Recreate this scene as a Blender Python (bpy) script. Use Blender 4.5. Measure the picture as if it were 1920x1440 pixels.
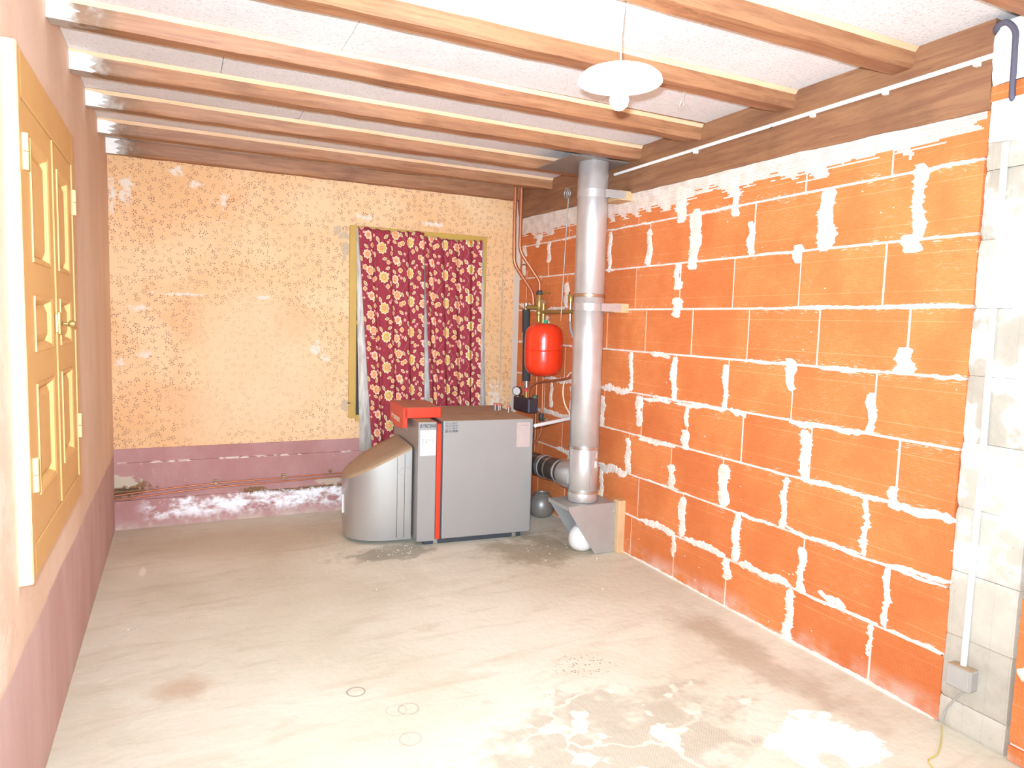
import bpy, bmesh, math, random
from mathutils import Vector, Matrix, Euler
random.seed(7)
SC = bpy.context.scene
COL = SC.collection
for o in list(bpy.data.objects):
    bpy.data.objects.remove(o)
PI = math.pi

# ---------------------------------------------------------------- camera
F_PX = 1291.4
cam_d = bpy.data.cameras.new('camera')
cam = bpy.data.objects.new('camera', cam_d)
COL.objects.link(cam)
cam_d.sensor_fit = 'HORIZONTAL'; cam_d.sensor_width = 36.0; cam_d.lens = F_PX / 1920 * 36
cam_d.clip_start = 0.02
rt = Vector((0.90048, -0.43393, 0.02893)); fw = Vector((0.43471, 0.89621, -0.08854)); up = Vector((0.01249, 0.09231, 0.99565))
cam.matrix_world = Matrix(((rt.x, up.x, -fw.x, 0), (rt.y, up.y, -fw.y, 0), (rt.z, up.z, -fw.z, 1.4256), (0, 0, 0, 1)))
SC.camera = cam

# ---------------------------------------------------------------- light
world = bpy.data.worlds.new('World'); SC.world = world; world.use_nodes = True
bg = world.node_tree.nodes['Background']
bg.inputs[0].default_value = (0.76, 0.94, 1.14, 1); bg.inputs[1].default_value = 1.7      # daylight entering by the open side behind the camera
fl = bpy.data.lights.new('camera_flash', 'AREA'); fl.shape = 'RECTANGLE'; fl.size = 0.06; fl.size_y = 0.03
fl.energy = 112; fl.color = (0.75, 0.945, 1.14); fl.spread = math.radians(128)
flo = bpy.data.objects.new('camera_flash', fl); COL.objects.link(flo)
flo.location = (-0.055, -0.02, 1.50); flo.rotation_euler = (cam.matrix_world.to_3x3() @ Matrix.Rotation(math.radians(8), 3, 'X')).to_euler()
BULB_STRENGTH = 205.0
SC.view_settings.view_transform = 'Standard'; SC.view_settings.look = 'None'
SC.view_settings.gamma = 1.0; SC.view_settings.use_curve_mapping = False
SC.view_settings.exposure = 0.27
try:
    SC.cycles.use_denoising = True
    SC.cycles.max_bounces = 8; SC.cycles.diffuse_bounces = 7; SC.cycles.glossy_bounces = 3; SC.cycles.transmission_bounces = 2
    SC.cycles.use_adaptive_sampling = True; SC.cycles.adaptive_threshold = 0.08; SC.cycles.adaptive_min_samples = 12
    SC.cycles.sample_clamp_indirect = 10
except Exception:
    pass

# ---------------------------------------------------------------- node helpers
def C(h):
    h = h.lstrip('#'); v = [int(h[i:i+2], 16) / 255 for i in (0, 2, 4)]
    return tuple((x / 12.92 if x <= .04045 else ((x + .055) / 1.055) ** 2.4) for x in v) + (1,)

class NT:
    def __init__(s, name, tree=None):
        if tree is None:
            s.mat = bpy.data.materials.new(name); s.mat.use_nodes = True
            s.t = s.mat.node_tree
            s.bsdf = s.t.nodes['Principled BSDF']; s.out = s.t.nodes['Material Output']
        else:
            s.t = tree
        s._pos = None
    def n(s, ty, **kw):
        x = s.t.nodes.new(ty)
        for k, v in kw.items(): setattr(x, k, v)
        return x
    def S(s, inp, v):
        if isinstance(v, bpy.types.NodeSocket): s.t.links.new(v, inp)
        elif v is not None: inp.default_value = v
    def m(s, op, a, b=None, c=None, clamp=False):
        x = s.n('ShaderNodeMath', operation=op, use_clamp=clamp)
        s.S(x.inputs[0], a); s.S(x.inputs[1], b); s.S(x.inputs[2], c)
        return x.outputs[0]
    def mix(s, f, a, b, mode='MIX'):
        x = s.n('ShaderNodeMix', data_type='RGBA', blend_type=mode)
        s.S(x.inputs[0], f); s.S(x.inputs[6], a); s.S(x.inputs[7], b)
        return x.outputs[2]
    def rmp(s, v, a, b, o0=0.0, o1=1.0):
        x = s.n('ShaderNodeMapRange', interpolation_type='SMOOTHSTEP')
        s.S(x.inputs['Value'], v); s.S(x.inputs['From Min'], a); s.S(x.inputs['From Max'], b); s.S(x.inputs['To Min'], o0); s.S(x.inputs['To Max'], o1)
        return x.outputs['Result']
    def noise(s, vec, scale, detail=3.0, rough=.55, dist=0.0, color=False):
        x = s.n('ShaderNodeTexNoise'); s.S(x.inputs['Vector'], vec); x.inputs['Scale'].default_value = scale
        x.inputs['Detail'].default_value = detail; x.inputs['Roughness'].default_value = rough; x.inputs['Distortion'].default_value = dist
        return x.outputs['Color' if color else 'Fac']
    def vor(s, vec, scale, rnd=1.0, feature='F1'):
        x = s.n('ShaderNodeTexVoronoi', feature=feature); s.S(x.inputs['Vector'], vec); x.inputs['Scale'].default_value = scale
        x.inputs['Randomness'].default_value = rnd
        return x
    def pos(s):
        if s._pos is None: s._pos = s.n('ShaderNodeNewGeometry').outputs['Position']
        return s._pos
    def xyz(s, v=None):
        x = s.n('ShaderNodeSeparateXYZ'); s.S(x.inputs[0], v if v is not None else s.pos()); return x.outputs
    def comb(s, a, b, c=0.0):
        x = s.n('ShaderNodeCombineXYZ'); s.S(x.inputs[0], a); s.S(x.inputs[1], b); s.S(x.inputs[2], c); return x.outputs[0]
    def scale(s, v, sc):
        x = s.n('ShaderNodeVectorMath', operation='MULTIPLY'); s.S(x.inputs[0], v); x.inputs[1].default_value = sc; return x.outputs[0]
    def add(s, v, w):
        x = s.n('ShaderNodeVectorMath', operation='ADD'); s.S(x.inputs[0], v); s.S(x.inputs[1], w); return x.outputs[0]
    def obj(s): return s.n('ShaderNodeTexCoord').outputs['Object']
    def rnd(s): return s.n('ShaderNodeObjectInfo').outputs['Random']
    def bump(s, h, strength=.3, dist=.01):
        x = s.n('ShaderNodeBump'); x.inputs['Strength'].default_value = strength; x.inputs['Distance'].default_value = dist
        s.S(x.inputs['Height'], h); s.S(s.bsdf.inputs['Normal'], x.outputs[0]); return x
    def blob(s, a, b, ca, cb, ra, rb, nz=None, jit=.6, soft=.35):
        """soft-edged stain of its own shape round (ca,cb)"""
        u = s.m('DIVIDE', s.m('SUBTRACT', a, ca), ra); v = s.m('DIVIDE', s.m('SUBTRACT', b, cb), rb)
        d = s.m('SQRT', s.m('ADD', s.m('MULTIPLY', u, u), s.m('MULTIPLY', v, v)))
        if nz is not None: d = s.m('MULTIPLY_ADD', s.m('SUBTRACT', nz, .5), jit * 3, d)
        return s.rmp(d, 1.0, 1.0 - soft)
    def fin(s, col, rough=.8, metal=0.0, spec=None):
        s.S(s.bsdf.inputs['Base Color'], col); s.S(s.bsdf.inputs['Roughness'], rough); s.S(s.bsdf.inputs['Metallic'], metal)
        if spec is not None: s.S(s.bsdf.inputs['Specular IOR Level'], spec)
        return s.mat

MATS = {}
def plain(name, hexc, rough=.6, metal=0.0, var=.12, scale=14, spec=None):
    """one colour with a little uneven wear"""
    if name in MATS: return MATS[name]
    t = NT(name); c = C(hexc)
    nz = t.noise(t.obj(), scale, 4)
    d = tuple(x * (1 - var) for x in c[:3]) + (1,); l = tuple(min(1, x * (1 + var)) for x in c[:3]) + (1,)
    MATS[name] = t.fin(t.mix(nz, d, l), rough, metal, spec)
    return MATS[name]

# ---------------------------------------------------------------- mesh helpers
class MB:
    def __init__(s): s.v = []; s.f = []; s.mi = []; s.uv = {}
    def quadgrid(s, P, mi=0):
        n = len(P); m = len(P[0]); b = len(s.v)
        for r in P: s.v += [tuple(q) for q in r]
        for i in range(n - 1):
            for j in range(m - 1):
                s.f.append((b + i*m + j, b + i*m + j + 1, b + (i+1)*m + j + 1, b + (i+1)*m + j)); s.mi.append(mi)
        return s
    def box(s, x0, x1, y0, y1, z0, z1, mi=0, top=None):
        b = len(s.v)
        s.v += [(x0,y0,z0),(x1,y0,z0),(x1,y1,z0),(x0,y1,z0),(x0,y0,z1),(x1,y0,z1),(x1,y1,z1),(x0,y1,z1)]
        for k, q in enumerate([(0,3,2,1),(4,5,6,7),(0,1,5,4),(1,2,6,5),(2,3,7,6),(3,0,4,7)]):
            s.f.append(tuple(b + i for i in q)); s.mi.append(top if (k == 1 and top is not None) else mi)
        return s
    def hexa(s, P, mi=0):
        b = len(s.v); s.v += [tuple(p) for p in P]
        for q in [(0,3,2,1),(4,5,6,7),(0,1,5,4),(1,2,6,5),(2,3,7,6),(3,0,4,7)]:
            s.f.append(tuple(b + i for i in q)); s.mi.append(mi)
        return s
    def prism(s, poly, ax, a, b, mi=0):
        """2-D outline extruded along axis ax from a to b"""
        n = len(poly); base = len(s.v)
        def P(u, v, w): return (w, u, v) if ax == 0 else ((u, w, v) if ax == 1 else (u, v, w))
        s.v += [P(u, v, a) for u, v in poly] + [P(u, v, b) for u, v in poly]
        s.f.append(tuple(base + i for i in range(n))); s.mi.append(mi)
        s.f.append(tuple(base + n + i for i in reversed(range(n)))); s.mi.append(mi)
        for i in range(n):
            j = (i + 1) % n
            s.f.append((base + i, base + n + i, base + n + j, base + j)); s.mi.append(mi)
        return s
    def lathe(s, prof, c=(0,0,0), axis=(0,0,1), seg=24, mi=0):
        ax = Vector(axis).normalized(); t = Vector((1,0,0)) if abs(ax.x) < .9 else Vector((0,1,0))
        e1 = (t - ax * t.dot(ax)).normalized(); e2 = ax.cross(e1); c = Vector(c); b = len(s.v)
        for r, h in prof:
            for k in range(seg):
                a = 2 * PI * k / seg
                s.v.append(tuple(c + ax * h + (e1 * math.cos(a) + e2 * math.sin(a)) * r))
        for i in range(len(prof) - 1):
            for k in range(seg):
                k2 = (k + 1) % seg
                s.f.append((b + i*seg + k, b + i*seg + k2, b + (i+1)*seg + k2, b + (i+1)*seg + k)); s.mi.append(mi)
        for i, rev in ((0, True), (len(prof) - 1, False)):
            if prof[i][0] > 1e-5:
                q = [b + i*seg + k for k in range(seg)]
                s.f.append(tuple(reversed(q)) if rev else tuple(q)); s.mi.append(mi)
        return s
    def cyl(s, a, b, r, seg=16, mi=0, r2=None):
        a = Vector(a); b = Vector(b); L = (b - a).length
        return s.lathe([(r, 0), (r if r2 is None else r2, L)], a, b - a, seg, mi)
    def tube(s, path, r, seg=10, mi=0, fillet=0.0):
        P = [Vector(p) for p in path]
        if fillet > 0 and len(P) > 2:
            Q = [P[0]]
            for i in range(1, len(P) - 1):
                d0 = (P[i-1] - P[i]); d1 = (P[i+1] - P[i]); f = min(fillet, d0.length * .49, d1.length * .49)
                A = P[i] + d0.normalized() * f; B = P[i] + d1.normalized() * f
                for k in range(6):
                    t = k / 5; Q.append(A * (1-t)**2 + P[i] * 2*t*(1-t) + B * t*t)
            Q.append(P[-1]); P = Q
        b = len(s.v); n = len(P); up = None
        for i in range(n):
            d = ((P[min(i+1, n-1)] - P[max(i-1, 0)])).normalized()
            if up is None:
                t = Vector((0,0,1)) if abs(d.z) < .9 else Vector((1,0,0)); up = (t - d * t.dot(d)).normalized()
            else:
                up = (up - d * up.dot(d)).normalized()
            e2 = d.cross(up)
            for k in range(seg):
                a = 2 * PI * k / seg; s.v.append(tuple(P[i] + (up * math.cos(a) + e2 * math.sin(a)) * r))
        for i in range(n - 1):
            for k in range(seg):
                k2 = (k + 1) % seg
                s.f.append((b + i*seg + k, b + i*seg + k2, b + (i+1)*seg + k2, b + (i+1)*seg + k)); s.mi.append(mi)
        s.f.append(tuple(b + k for k in reversed(range(seg)))); s.mi.append(mi)
        s.f.append(tuple(b + (n-1)*seg + k for k in range(seg))); s.mi.append(mi)
        return s
    def text(s, body, size, origin, ex, ey, lift, mi=0, bold=0.0, fitw=None):
        cu = bpy.data.curves.new('lettering', 'FONT'); cu.body = body; cu.size = size; cu.offset = bold
        ob = bpy.data.objects.new('lettering', cu); COL.objects.link(ob)
        dg = bpy.context.evaluated_depsgraph_get(); me = bpy.data.meshes.new_from_object(ob.evaluated_get(dg))
        ex = Vector(ex).normalized(); ey = Vector(ey).normalized(); nz = ex.cross(ey); o = Vector(origin)
        k = 1.0
        if fitw and len(me.vertices): k = fitw / max(1e-6, max(v.co.x for v in me.vertices))
        b = len(s.v)
        for v in me.vertices: s.v.append(tuple(o + ex * v.co.x * k + ey * v.co.y + nz * lift))
        for p in me.polygons: s.f.append(tuple(b + i for i in p.vertices)); s.mi.append(mi)
        bpy.data.objects.remove(ob); bpy.data.curves.remove(cu); bpy.data.meshes.remove(me)
        return s
    def mesh(s, name, mats, off=(0,0,0), smooth=None):
        me = bpy.data.meshes.new(name)
        me.from_pydata([(x - off[0], y - off[1], z - off[2]) for x, y, z in s.v], [], s.f); me.update()
        for m in (mats if isinstance(mats, (list, tuple)) else [mats]): me.materials.append(m)
        for p, i in zip(me.polygons, s.mi): p.material_index = i
        bm = bmesh.new(); bm.from_mesh(me); bmesh.ops.recalc_face_normals(bm, faces=bm.faces); bm.to_mesh(me); bm.free()
        if smooth:
            for p in me.polygons: p.use_smooth = True
            try: me.set_sharp_from_angle(angle=math.radians(smooth))
            except Exception: pass
        return me
    def build(s, name, mats, parent=None, smooth=None, local=False, bevel=0.0, off=None):
        if parent is not None and not local: off = parent.get('_w', (0,0,0)) if off is None else off
        elif parent is None and off is None:
            xs, ys, zs = zip(*s.v); off = ((min(xs)+max(xs))/2, (min(ys)+max(ys))/2, min(zs))
        if local: off = (0,0,0)
        o = bpy.data.objects.new(name, s.mesh(name, mats, off, smooth)); COL.objects.link(o)
        if parent is not None:
            o.parent = parent
            if '_w' in parent and not local: o['_w'] = tuple(off)
        else:
            o.location = off; o['_w'] = tuple(off)
        if bevel:
            b = o.modifiers.new('bevel', 'BEVEL'); b.width = bevel; b.segments = 2; b.limit_method = 'ANGLE'; b.angle_limit = math.radians(40)
        return o

def tag(o, label, cat, group=None):
    o['label'] = label; o['category'] = cat
    if group: o['group'] = group
    return o
def thing(name, loc, label, cat, group=None, rot=0.0):
    o = bpy.data.objects.new(name, None); COL.objects.link(o); o.empty_display_size = .1
    o.location = loc; o.rotation_euler = (0, 0, rot); o['_w'] = tuple(loc)
    return tag(o, label, cat, group)
def struct(o): o['kind'] = 'structure'; return o

# ---------------------------------------------------------------- room dimensions
XL, XR, YF, YB = -0.391, 2.512, 5.094, -1.3
ZC = 2.487                      # ceiling panels
ROW, PITCH = 0.2547, 0.4125     # brick courses

# ================================================================ materials of the setting
def m_floor():
    t = NT('concrete_floor'); P = t.pos(); x, y, z = t.xyz()
    n1 = t.noise(P, 1.1, 3, .6, .4); n2 = t.noise(P, 5.0, 3, .65); n3 = t.noise(P, 60, 3, .6)
    st = t.noise(t.scale(P, (2.0, 9.0, 1)), 1.2, 3, .62, .5)                     # trowel streaks
    c = t.mix(t.rmp(n1, .32, .68), C('#ccc2ab'), C('#dad2be'))
    c = t.mix(t.rmp(st, .48, .76, 0, .26), c, C('#a68d6b'))
    c = t.mix(t.rmp(n2, .55, .8, 0, .45), c, C('#e0cfba'))
    c = t.mix(t.rmp(n3, .60, .8, 0, .25), c, C('#9d8468'))
    # damp brown ground along the back wall
    c = t.mix(t.m('MULTIPLY', t.blob(x, y, .45, 4.55, 1.0, .42, st, .5, .7), .32), c, C('#ab8a68'))
    c = t.mix(t.m('MULTIPLY', t.blob(x, y, .01, 2.79, .17, .12, n2, .5, .8), .55), c, C('#b58e6c'))
    c = t.mix(t.m('MULTIPLY', t.blob(x, y, 2.05, 3.75, .45, .38, n2, .7, .6), .6), c, C('#8b7558'))
    c = t.mix(t.m('MULTIPLY', t.blob(x, y, 1.15, 4.02, .38, .14, n2, .8, .5), .6), c, C('#7c7663'))
    c = t.mix(t.m('MULTIPLY', t.blob(x, y, 2.25, 2.15, .16, .75, n2, .5, .7), .5), c, C('#9c8064'))
    # grey worn zone with the woven imprint
    w = t.blob(x, y, 1.35, 1.85, .62, .36, n2, .9, .5)
    wv = t.m('MULTIPLY', t.m('SINE', t.m('MULTIPLY', x, 520)), t.m('SINE', t.m('MULTIPLY', y, 520)))
    c = t.mix(t.m('MULTIPLY', w, .55), c, C('#a99b86'))
    c = t.mix(t.m('MULTIPLY', w, t.rmp(wv, .1, .7, 0, .3)), c, C('#7d705e'))
    crk = t.vor(t.add(P, t.scale(t.noise(P, 6, 3, color=True), (.22, .22, 0))), 2.6, 1.0, 'DISTANCE_TO_EDGE').outputs['Distance']
    c = t.mix(t.m('MULTIPLY', t.m('MULTIPLY', w, t.rmp(n1, .42, .58)), t.rmp(crk, .030, .008, 0, .7)), c, C('#e9dbc6'))
    pt = t.m('MULTIPLY', w, t.rmp(t.noise(P, 7.5, 3, .5), .57, .62))
    c = t.mix(pt, c, C('#eaddc9'))
    pits = t.m('MULTIPLY', t.blob(x, y, 1.52, 2.36, .16, .16, n2, .8, .6), t.rmp(t.vor(P, 55).outputs['Distance'], .3, .18))
    c = t.mix(t.m('MULTIPLY', pits, .7), c, C('#6f5b49'))
    # spilt white plaster
    wp = t.blob(x, y, 2.01, 1.56, .19, .17, t.noise(P, 9, 4), .55, .12)
    wp = t.m('SUBTRACT', wp, t.blob(x, y, 1.94, 1.47, .055, .06, n2, .4, .2), clamp=True)
    c = t.mix(wp, c, C('#fbf5ea'))
    c = t.mix(t.m('MULTIPLY', t.blob(x, y, -.195, 4.19, .022, .10, n2, .4, .5), .8), c, C('#efe6d8'))
    # ring marks
    for cx, cy, r, s in ((.594, 2.517, .034, .5), (.744, 2.327, .036, .3), (.70, 2.335, .036, .18), (.696, 2.148, .038, .28), (.66, 2.16, .035, .14)):
        d = t.m('SQRT', t.m('ADD', t.m('POWER', t.m('SUBTRACT', x, cx), 2), t.m('POWER', t.m('SUBTRACT', y, cy), 2)))
        d = t.m('ADD', d, t.m('MULTIPLY', t.m('SUBTRACT', n2, .5), .012))
        c = t.mix(t.rmp(t.m('ABSOLUTE', t.m('SUBTRACT', d, r)), .006, .001, 0, s), c, C('#5f5148'))
    t.bump(t.noise(P, 24, 2), .35, .008)
    return t.fin(c, .72, 0, .3)

def m_wall_left():
    t = NT('salmon_plaster'); P = t.pos(); x, y, z = t.xyz()
    n1 = t.noise(t.scale(P, (1, 1, .45)), 2.2, 3, .6); n2 = t.noise(P, 9, 3, .65); n3 = t.noise(P, 190, 2)
    c = t.mix(t.rmp(n1, .3, .7), C('#dcbda2'), C('#e7cdb5'))
    c = t.mix(t.rmp(n2, .58, .8, 0, .5), c, C('#e6c7b4'))
    c = t.mix(t.rmp(n3, .55, .75, 0, .3), c, C('#c79a86'))
    sc = t.noise(t.scale(P, (1, 8, .8)), 4, 4, .6)
    c = t.mix(t.rmp(sc, .66, .76, 0, .55), c, C('#ead6c8'))
    # paler patches towards the camera end
    c = t.mix(t.m('MULTIPLY', t.rmp(y, 2.3, 1.7), t.rmp(n2, .42, .6)), c, C('#f0dfce'))
    ed = t.m('MULTIPLY_ADD', t.m('SUBTRACT', t.noise(P, 3, 3), .5), .05, .500)
    d = t.rmp(z, t.m('ADD', ed, .012), t.m('SUBTRACT', ed, .012))
    mr = t.mix(t.rmp(t.noise(t.scale(P, (1, 4, 1)), 1.3, 3), .25, .8), C('#c09a92'), C('#cfb0a8'))
    mr = t.mix(t.rmp(sc, .56, .75, 0, .5), mr, C('#cdb3a9'))
    c = t.mix(d, c, mr)
    c = t.mix(t.m('MULTIPLY', t.rmp(z, .05, .0), t.rmp(n2, .4, .6)), c, C('#b9a48c'))
    t.bump(t.noise(P, 22, 2), .3, .006)
    return t.fin(c, .85)

def m_wallpaper():
    t = NT('flowered_wallpaper'); P = t.pos(); x, y, z = t.xyz()
    n1 = t.noise(P, 1.5, 3, .6, .5); n2 = t.noise(P, 7, 3, .65); n3 = t.noise(P, 30, 3)
    c = t.mix(t.rmp(n1, .32, .68), C('#e4b17c'), C('#ecc496'))
    pale = t.blob(x, z, .52, 1.05, .62, .72, n1, .9, .7)
    c = t.mix(t.m('MULTIPLY', pale, .6), c, C('#eec9a2'))
    c = t.mix(t.m('MULTIPLY', t.blob(x, z, .0, 1.2, .18, .6, n1, .9, .8), .3), c, C('#dfa270'))
    c = t.mix(t.m('MULTIPLY', t.blob(x, z, .75, 1.45, .16, .32, n1, .9, .8), .28), c, C('#dfa270'))
    # small brown star flowers and dots
    q = t.comb(x, z, 0.0)
    v = t.vor(q, 19, .8); lp = t.n('ShaderNodeVectorMath', operation='SUBTRACT')
    t.S(lp.inputs[0], q)
    t.S(lp.inputs[1], v.outputs['Position'])
    # Position output is in scaled texture space in this node: bring both to metres
    lx, ly, lz = t.xyz(lp.outputs[0]); r = t.m('SQRT', t.m('ADD', t.m('MULTIPLY', lx, lx), t.m('MULTIPLY', ly, ly)))
    cr = t.xyz(v.outputs['Color'])
    th = t.m('ARCTAN2', ly, lx)
    pet = t.m('COSINE', t.m('MULTIPLY_ADD', th, 5.0, t.m('MULTIPLY', cr[0], 6.28)))
    star = t.m('MULTIPLY', t.rmp(pet, .35, .75), t.m('MULTIPLY', t.rmp(r, .0180, .0150), t.rmp(r, .002, .005)))
    star = t.m('MULTIPLY', star, t.rmp(n3, .38, .55))
    v2 = t.vor(q, 42, .9); dots = t.m('MULTIPLY', t.rmp(v2.outputs['Distance'], .17, .11), t.rmp(t.xyz(v2.outputs['Color'])[0], .35, .4))
    q3 = t.scale(q, (1.0, .45, 1)); v3 = t.vor(t.comb(t.m('ADD', x, z), t.m('SUBTRACT', z, x)), 28, 1.0)
    dash = t.m('MULTIPLY', t.rmp(v3.outputs['Distance'], .2, .13), t.rmp(t.xyz(v3.outputs['Color'])[1], .55, .6))
    pr = t.m('MAXIMUM', star, t.m('MAXIMUM', t.m('MULTIPLY', dots, .8), t.m('MULTIPLY', dash, .8)))
    fade = t.m('MULTIPLY', t.m('MULTIPLY_ADD', pale, -.55, .95), t.rmp(t.noise(P, 3.3, 3), .3, .55, .55, 1.0))
    c = t.mix(t.m('MULTIPLY', pr, fade), c, C('#7d5048'))
    # scuffs and bare plaster
    bare = None
    for ca, cb, ra, rb in ((-.29, 2.22, .05, .06), (-.30, 2.15, .045, .05), (-.365, 2.16, .022, .12), (.284, 2.19, .035, .06), (.106, 2.275, .05, .03), (.88, 1.20, .05, .06),
                           (.95, 1.13, .04, .03), (-.344, 1.096, .028, .035), (-.226, 1.453, .06, .02), (-.2, 1.15, .04, .03), (.0, 2.35, .06, .03), (1.24, 2.16, .06, .03), (1.75, 2.16, .12, .02),
                           (2.33, .80, .07, .16), (.03, 1.55, .22, .012), (.55, 1.55, .05, .02)):
        b = t.blob(x, z, ca, cb, ra * 1.1, rb * 1.1, n3, 1.1, .9); bare = b if bare is None else t.m('MAXIMUM', bare, b)
    c = t.mix(t.m('MULTIPLY', bare, .85), c, C('#e6d8c6'))
    g = None
    for ca, cb, ra, rb in ((1.04, 2.05, .03, .05), (1.09, 2.02, .05, .03), (1.10, 1.92, .035, .06), (1.09, 1.87, .016, .02), (1.10, .78, .03, .05), (2.36, 1.45, .008, .8)):
        b = t.blob(x, z, ca, cb, ra, rb, n3, .6, .3); g = b if g is None else t.m('MAXIMUM', g, b)
    c = t.mix(t.m('MULTIPLY', g, .7), c, C('#b3a28a'))
    # plain render strip in the corner by the bricks
    c = t.mix(t.rmp(t.m('MULTIPLY_ADD', t.m('SUBTRACT', n3, .5), .05, x), 2.455, 2.468), c, C('#c9b9a6'))
    t.bump(t.noise(P, 14, 2), .2, .006)
    return t.fin(c, .85)

def m_dado():
    t = NT('maroon_dado'); P = t.pos(); x, y, z = t.xyz()
    n2 = t.noise(P, 7, 3, .65); n3 = t.noise(P, 28, 4, .6); n1 = t.noise(t.scale(P, (1, 1, .6)), 3, 5)
    c = t.mix(t.rmp(n1, .3, .7), C('#ab7770'), C('#b98b84'))
    c = t.mix(t.rmp(n3, .66, .72, 0, .6), c, C('#d8b9a8'))
    # chipped white edge under the ledge
    ch = t.m('MULTIPLY', t.rmp(t.m('ABSOLUTE', t.m('SUBTRACT', z, .437)), .007, .002), t.m('MULTIPLY', t.rmp(n2, .46, .56), t.rmp(n3, .35, .5)))
    c = t.mix(ch, c, C('#efe2d2'))
    # broken plaster behind the pipes
    zb = t.m('MULTIPLY_ADD', t.m('SUBTRACT', n3, .5), .10, z)
    br = t.m('MULTIPLY', t.blob(x, z, -.36, .27, .20, .075, n3, .5, .3), 1.0)
    br = t.m('MAXIMUM', br, t.blob(x, z, .47, .20, .10, .024, n3, .6, .2))
    br = t.m('MAXIMUM', br, t.blob(x, z, .98, .185, .30, .017, n3, .6, .2))
    br = t.m('MAXIMUM', br, t.blob(x, z, .66, .182, .22, .014, n3, .6, .2))
    c = t.mix(br, c, C('#85603f'))
    dk = t.m('MAXIMUM', t.blob(x, z, -.36, .235, .17, .014, n3, .6, .3), t.blob(x, z, -.33, .265, .15, .009, n3, .6, .3))
    c = t.mix(t.m('MULTIPLY', dk, .85), c, C('#4a3526'))
    c = t.mix(t.m('MULTIPLY', t.blob(x, z, -.36, .315, .13, .045, n3, .6, .25), .9), c, C('#c7b79f'))
    c = t.mix(t.m('MULTIPLY', t.blob(x, z, .98, .225, .10, .03, n3, .6, .3), .8), c, C('#c4ad95'))
    # saltpetre bloom
    e = t.m('MULTIPLY', t.rmp(zb, .195, .165), t.rmp(zb, .02, .10))
    ef = t.m('MULTIPLY', e, t.rmp(t.noise(t.scale(P, (1, 1, 1.6)), 5, 4, .68), .36, .52))
    ef = t.m('MULTIPLY', ef, t.rmp(x, -.30, -.12))
    c = t.mix(ef, c, C('#f4f0ee'))
    c = t.mix(t.m('MULTIPLY', t.rmp(z, .07, .0), t.rmp(n2, .35, .65, .25, .8)), c, C('#cfb9ab'))
    t.bump(n3, .5, .010)
    return t.fin(c, .85)

def m_brick():
    t = NT('hollow_clay_brick'); P = t.pos(); x, y, z = t.xyz(); rn = t.rnd()
    off = t.comb(t.m('MULTIPLY', rn, 37.0), t.m('MULTIPLY', rn, 11.0), 0.0); Q = t.add(P, off)
    n1 = t.noise(Q, 3, 4, .6); n2 = t.noise(t.scale(Q, (1, 1, 4)), 8, 3, .65); n3 = t.noise(t.scale(Q, (1, 1.2, 9)), 26, 3, .6)
    c = t.mix(t.rmp(n1, .3, .7), C('#d07038'), C('#df8244'))
    c = t.mix(t.m('MULTIPLY', t.rmp(rn, .0, 1.0), .35), c, C('#c65f2c'))
    c = t.mix(t.rmp(n2, .60, .78, 0, .3), c, C('#b9572b'))
    # pale extrusion lines and scratches
    ln = t.m('FRACT', t.m('DIVIDE', z, ROW))
    l1 = t.m('MAXIMUM', t.rmp(t.m('ABSOLUTE', t.m('SUBTRACT', ln, .24)), .009, .003), t.rmp(t.m('ABSOLUTE', t.m('SUBTRACT', ln, .79)), .009, .003))
    c = t.mix(t.m('MULTIPLY', l1, t.rmp(n1, .35, .6, .1, .4)), c, C('#efab77'))
    # mortar wiped thinly over the ribs
    edge = t.rmp(t.m('ABSOLUTE', t.m('SUBTRACT', ln, .5)), .34, .5)
    sm = t.m('MULTIPLY', t.rmp(n3, .57, .66), t.m('MULTIPLY_ADD', edge, .85, .10))
    c = t.mix(t.m('MULTIPLY', sm, t.rmp(n1, .42, .60)), c, C('#f0dccb'))
    sp = t.rmp(t.vor(t.scale(Q, (1, 1, 1.6)), 16).outputs['Distance'], .10, .06)
    c = t.mix(t.m('MULTIPLY', sp, t.rmp(t.noise(Q, 5), .55, .62)), c, C('#f5e8da'))
    # salts on the bottom course
    sal = t.m('MULTIPLY', t.rmp(z, .12, .0), t.rmp(t.noise(P, 4, 3, .65), .38, .66))
    c = t.mix(t.m('MULTIPLY', sal, .75), c, C('#e2c4b4'))
    # smoky patch behind the flue
    rib = t.m('SINE', t.m('MULTIPLY', z, 2 * PI / .0066))
    t.bump(rib, .5, .0016)
    return t.fin(c, .8)

def m_mortar(name='mortar', a='#d9c6b4', b='#eee0d2'):
    t = NT(name); P = t.pos(); n1 = t.noise(P, 14, 3, .65); n3 = t.noise(P, 90, 3)
    c = t.mix(t.rmp(n1, .3, .7), C(a), C(b)); c = t.mix(t.rmp(n3, .62, .8, 0, .35), c, C('#c4ad9a'))
    t.bump(n1, .5, .006)
    return t.fin(c, .9)

def m_ceiling():
    t = NT('fibre_ceiling_panel'); P = t.pos(); n1 = t.noise(P, 2.2, 4); n3 = t.noise(P, 95, 3, .6); n2 = t.noise(t.scale(P, (1, 3, 1)), 9, 4)
    c = t.mix(t.rmp(n1, .3, .7), C('#d6d0cb'), C('#e0dbd7'))
    c = t.mix(t.rmp(n3, .54, .66, 0, .6), c, C('#b9aea4'))
    c = t.mix(t.rmp(n2, .66, .74, 0, .45), c, C('#eee6df'))
    t.bump(n3, .5, .004)
    return t.fin(c, .9)

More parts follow.
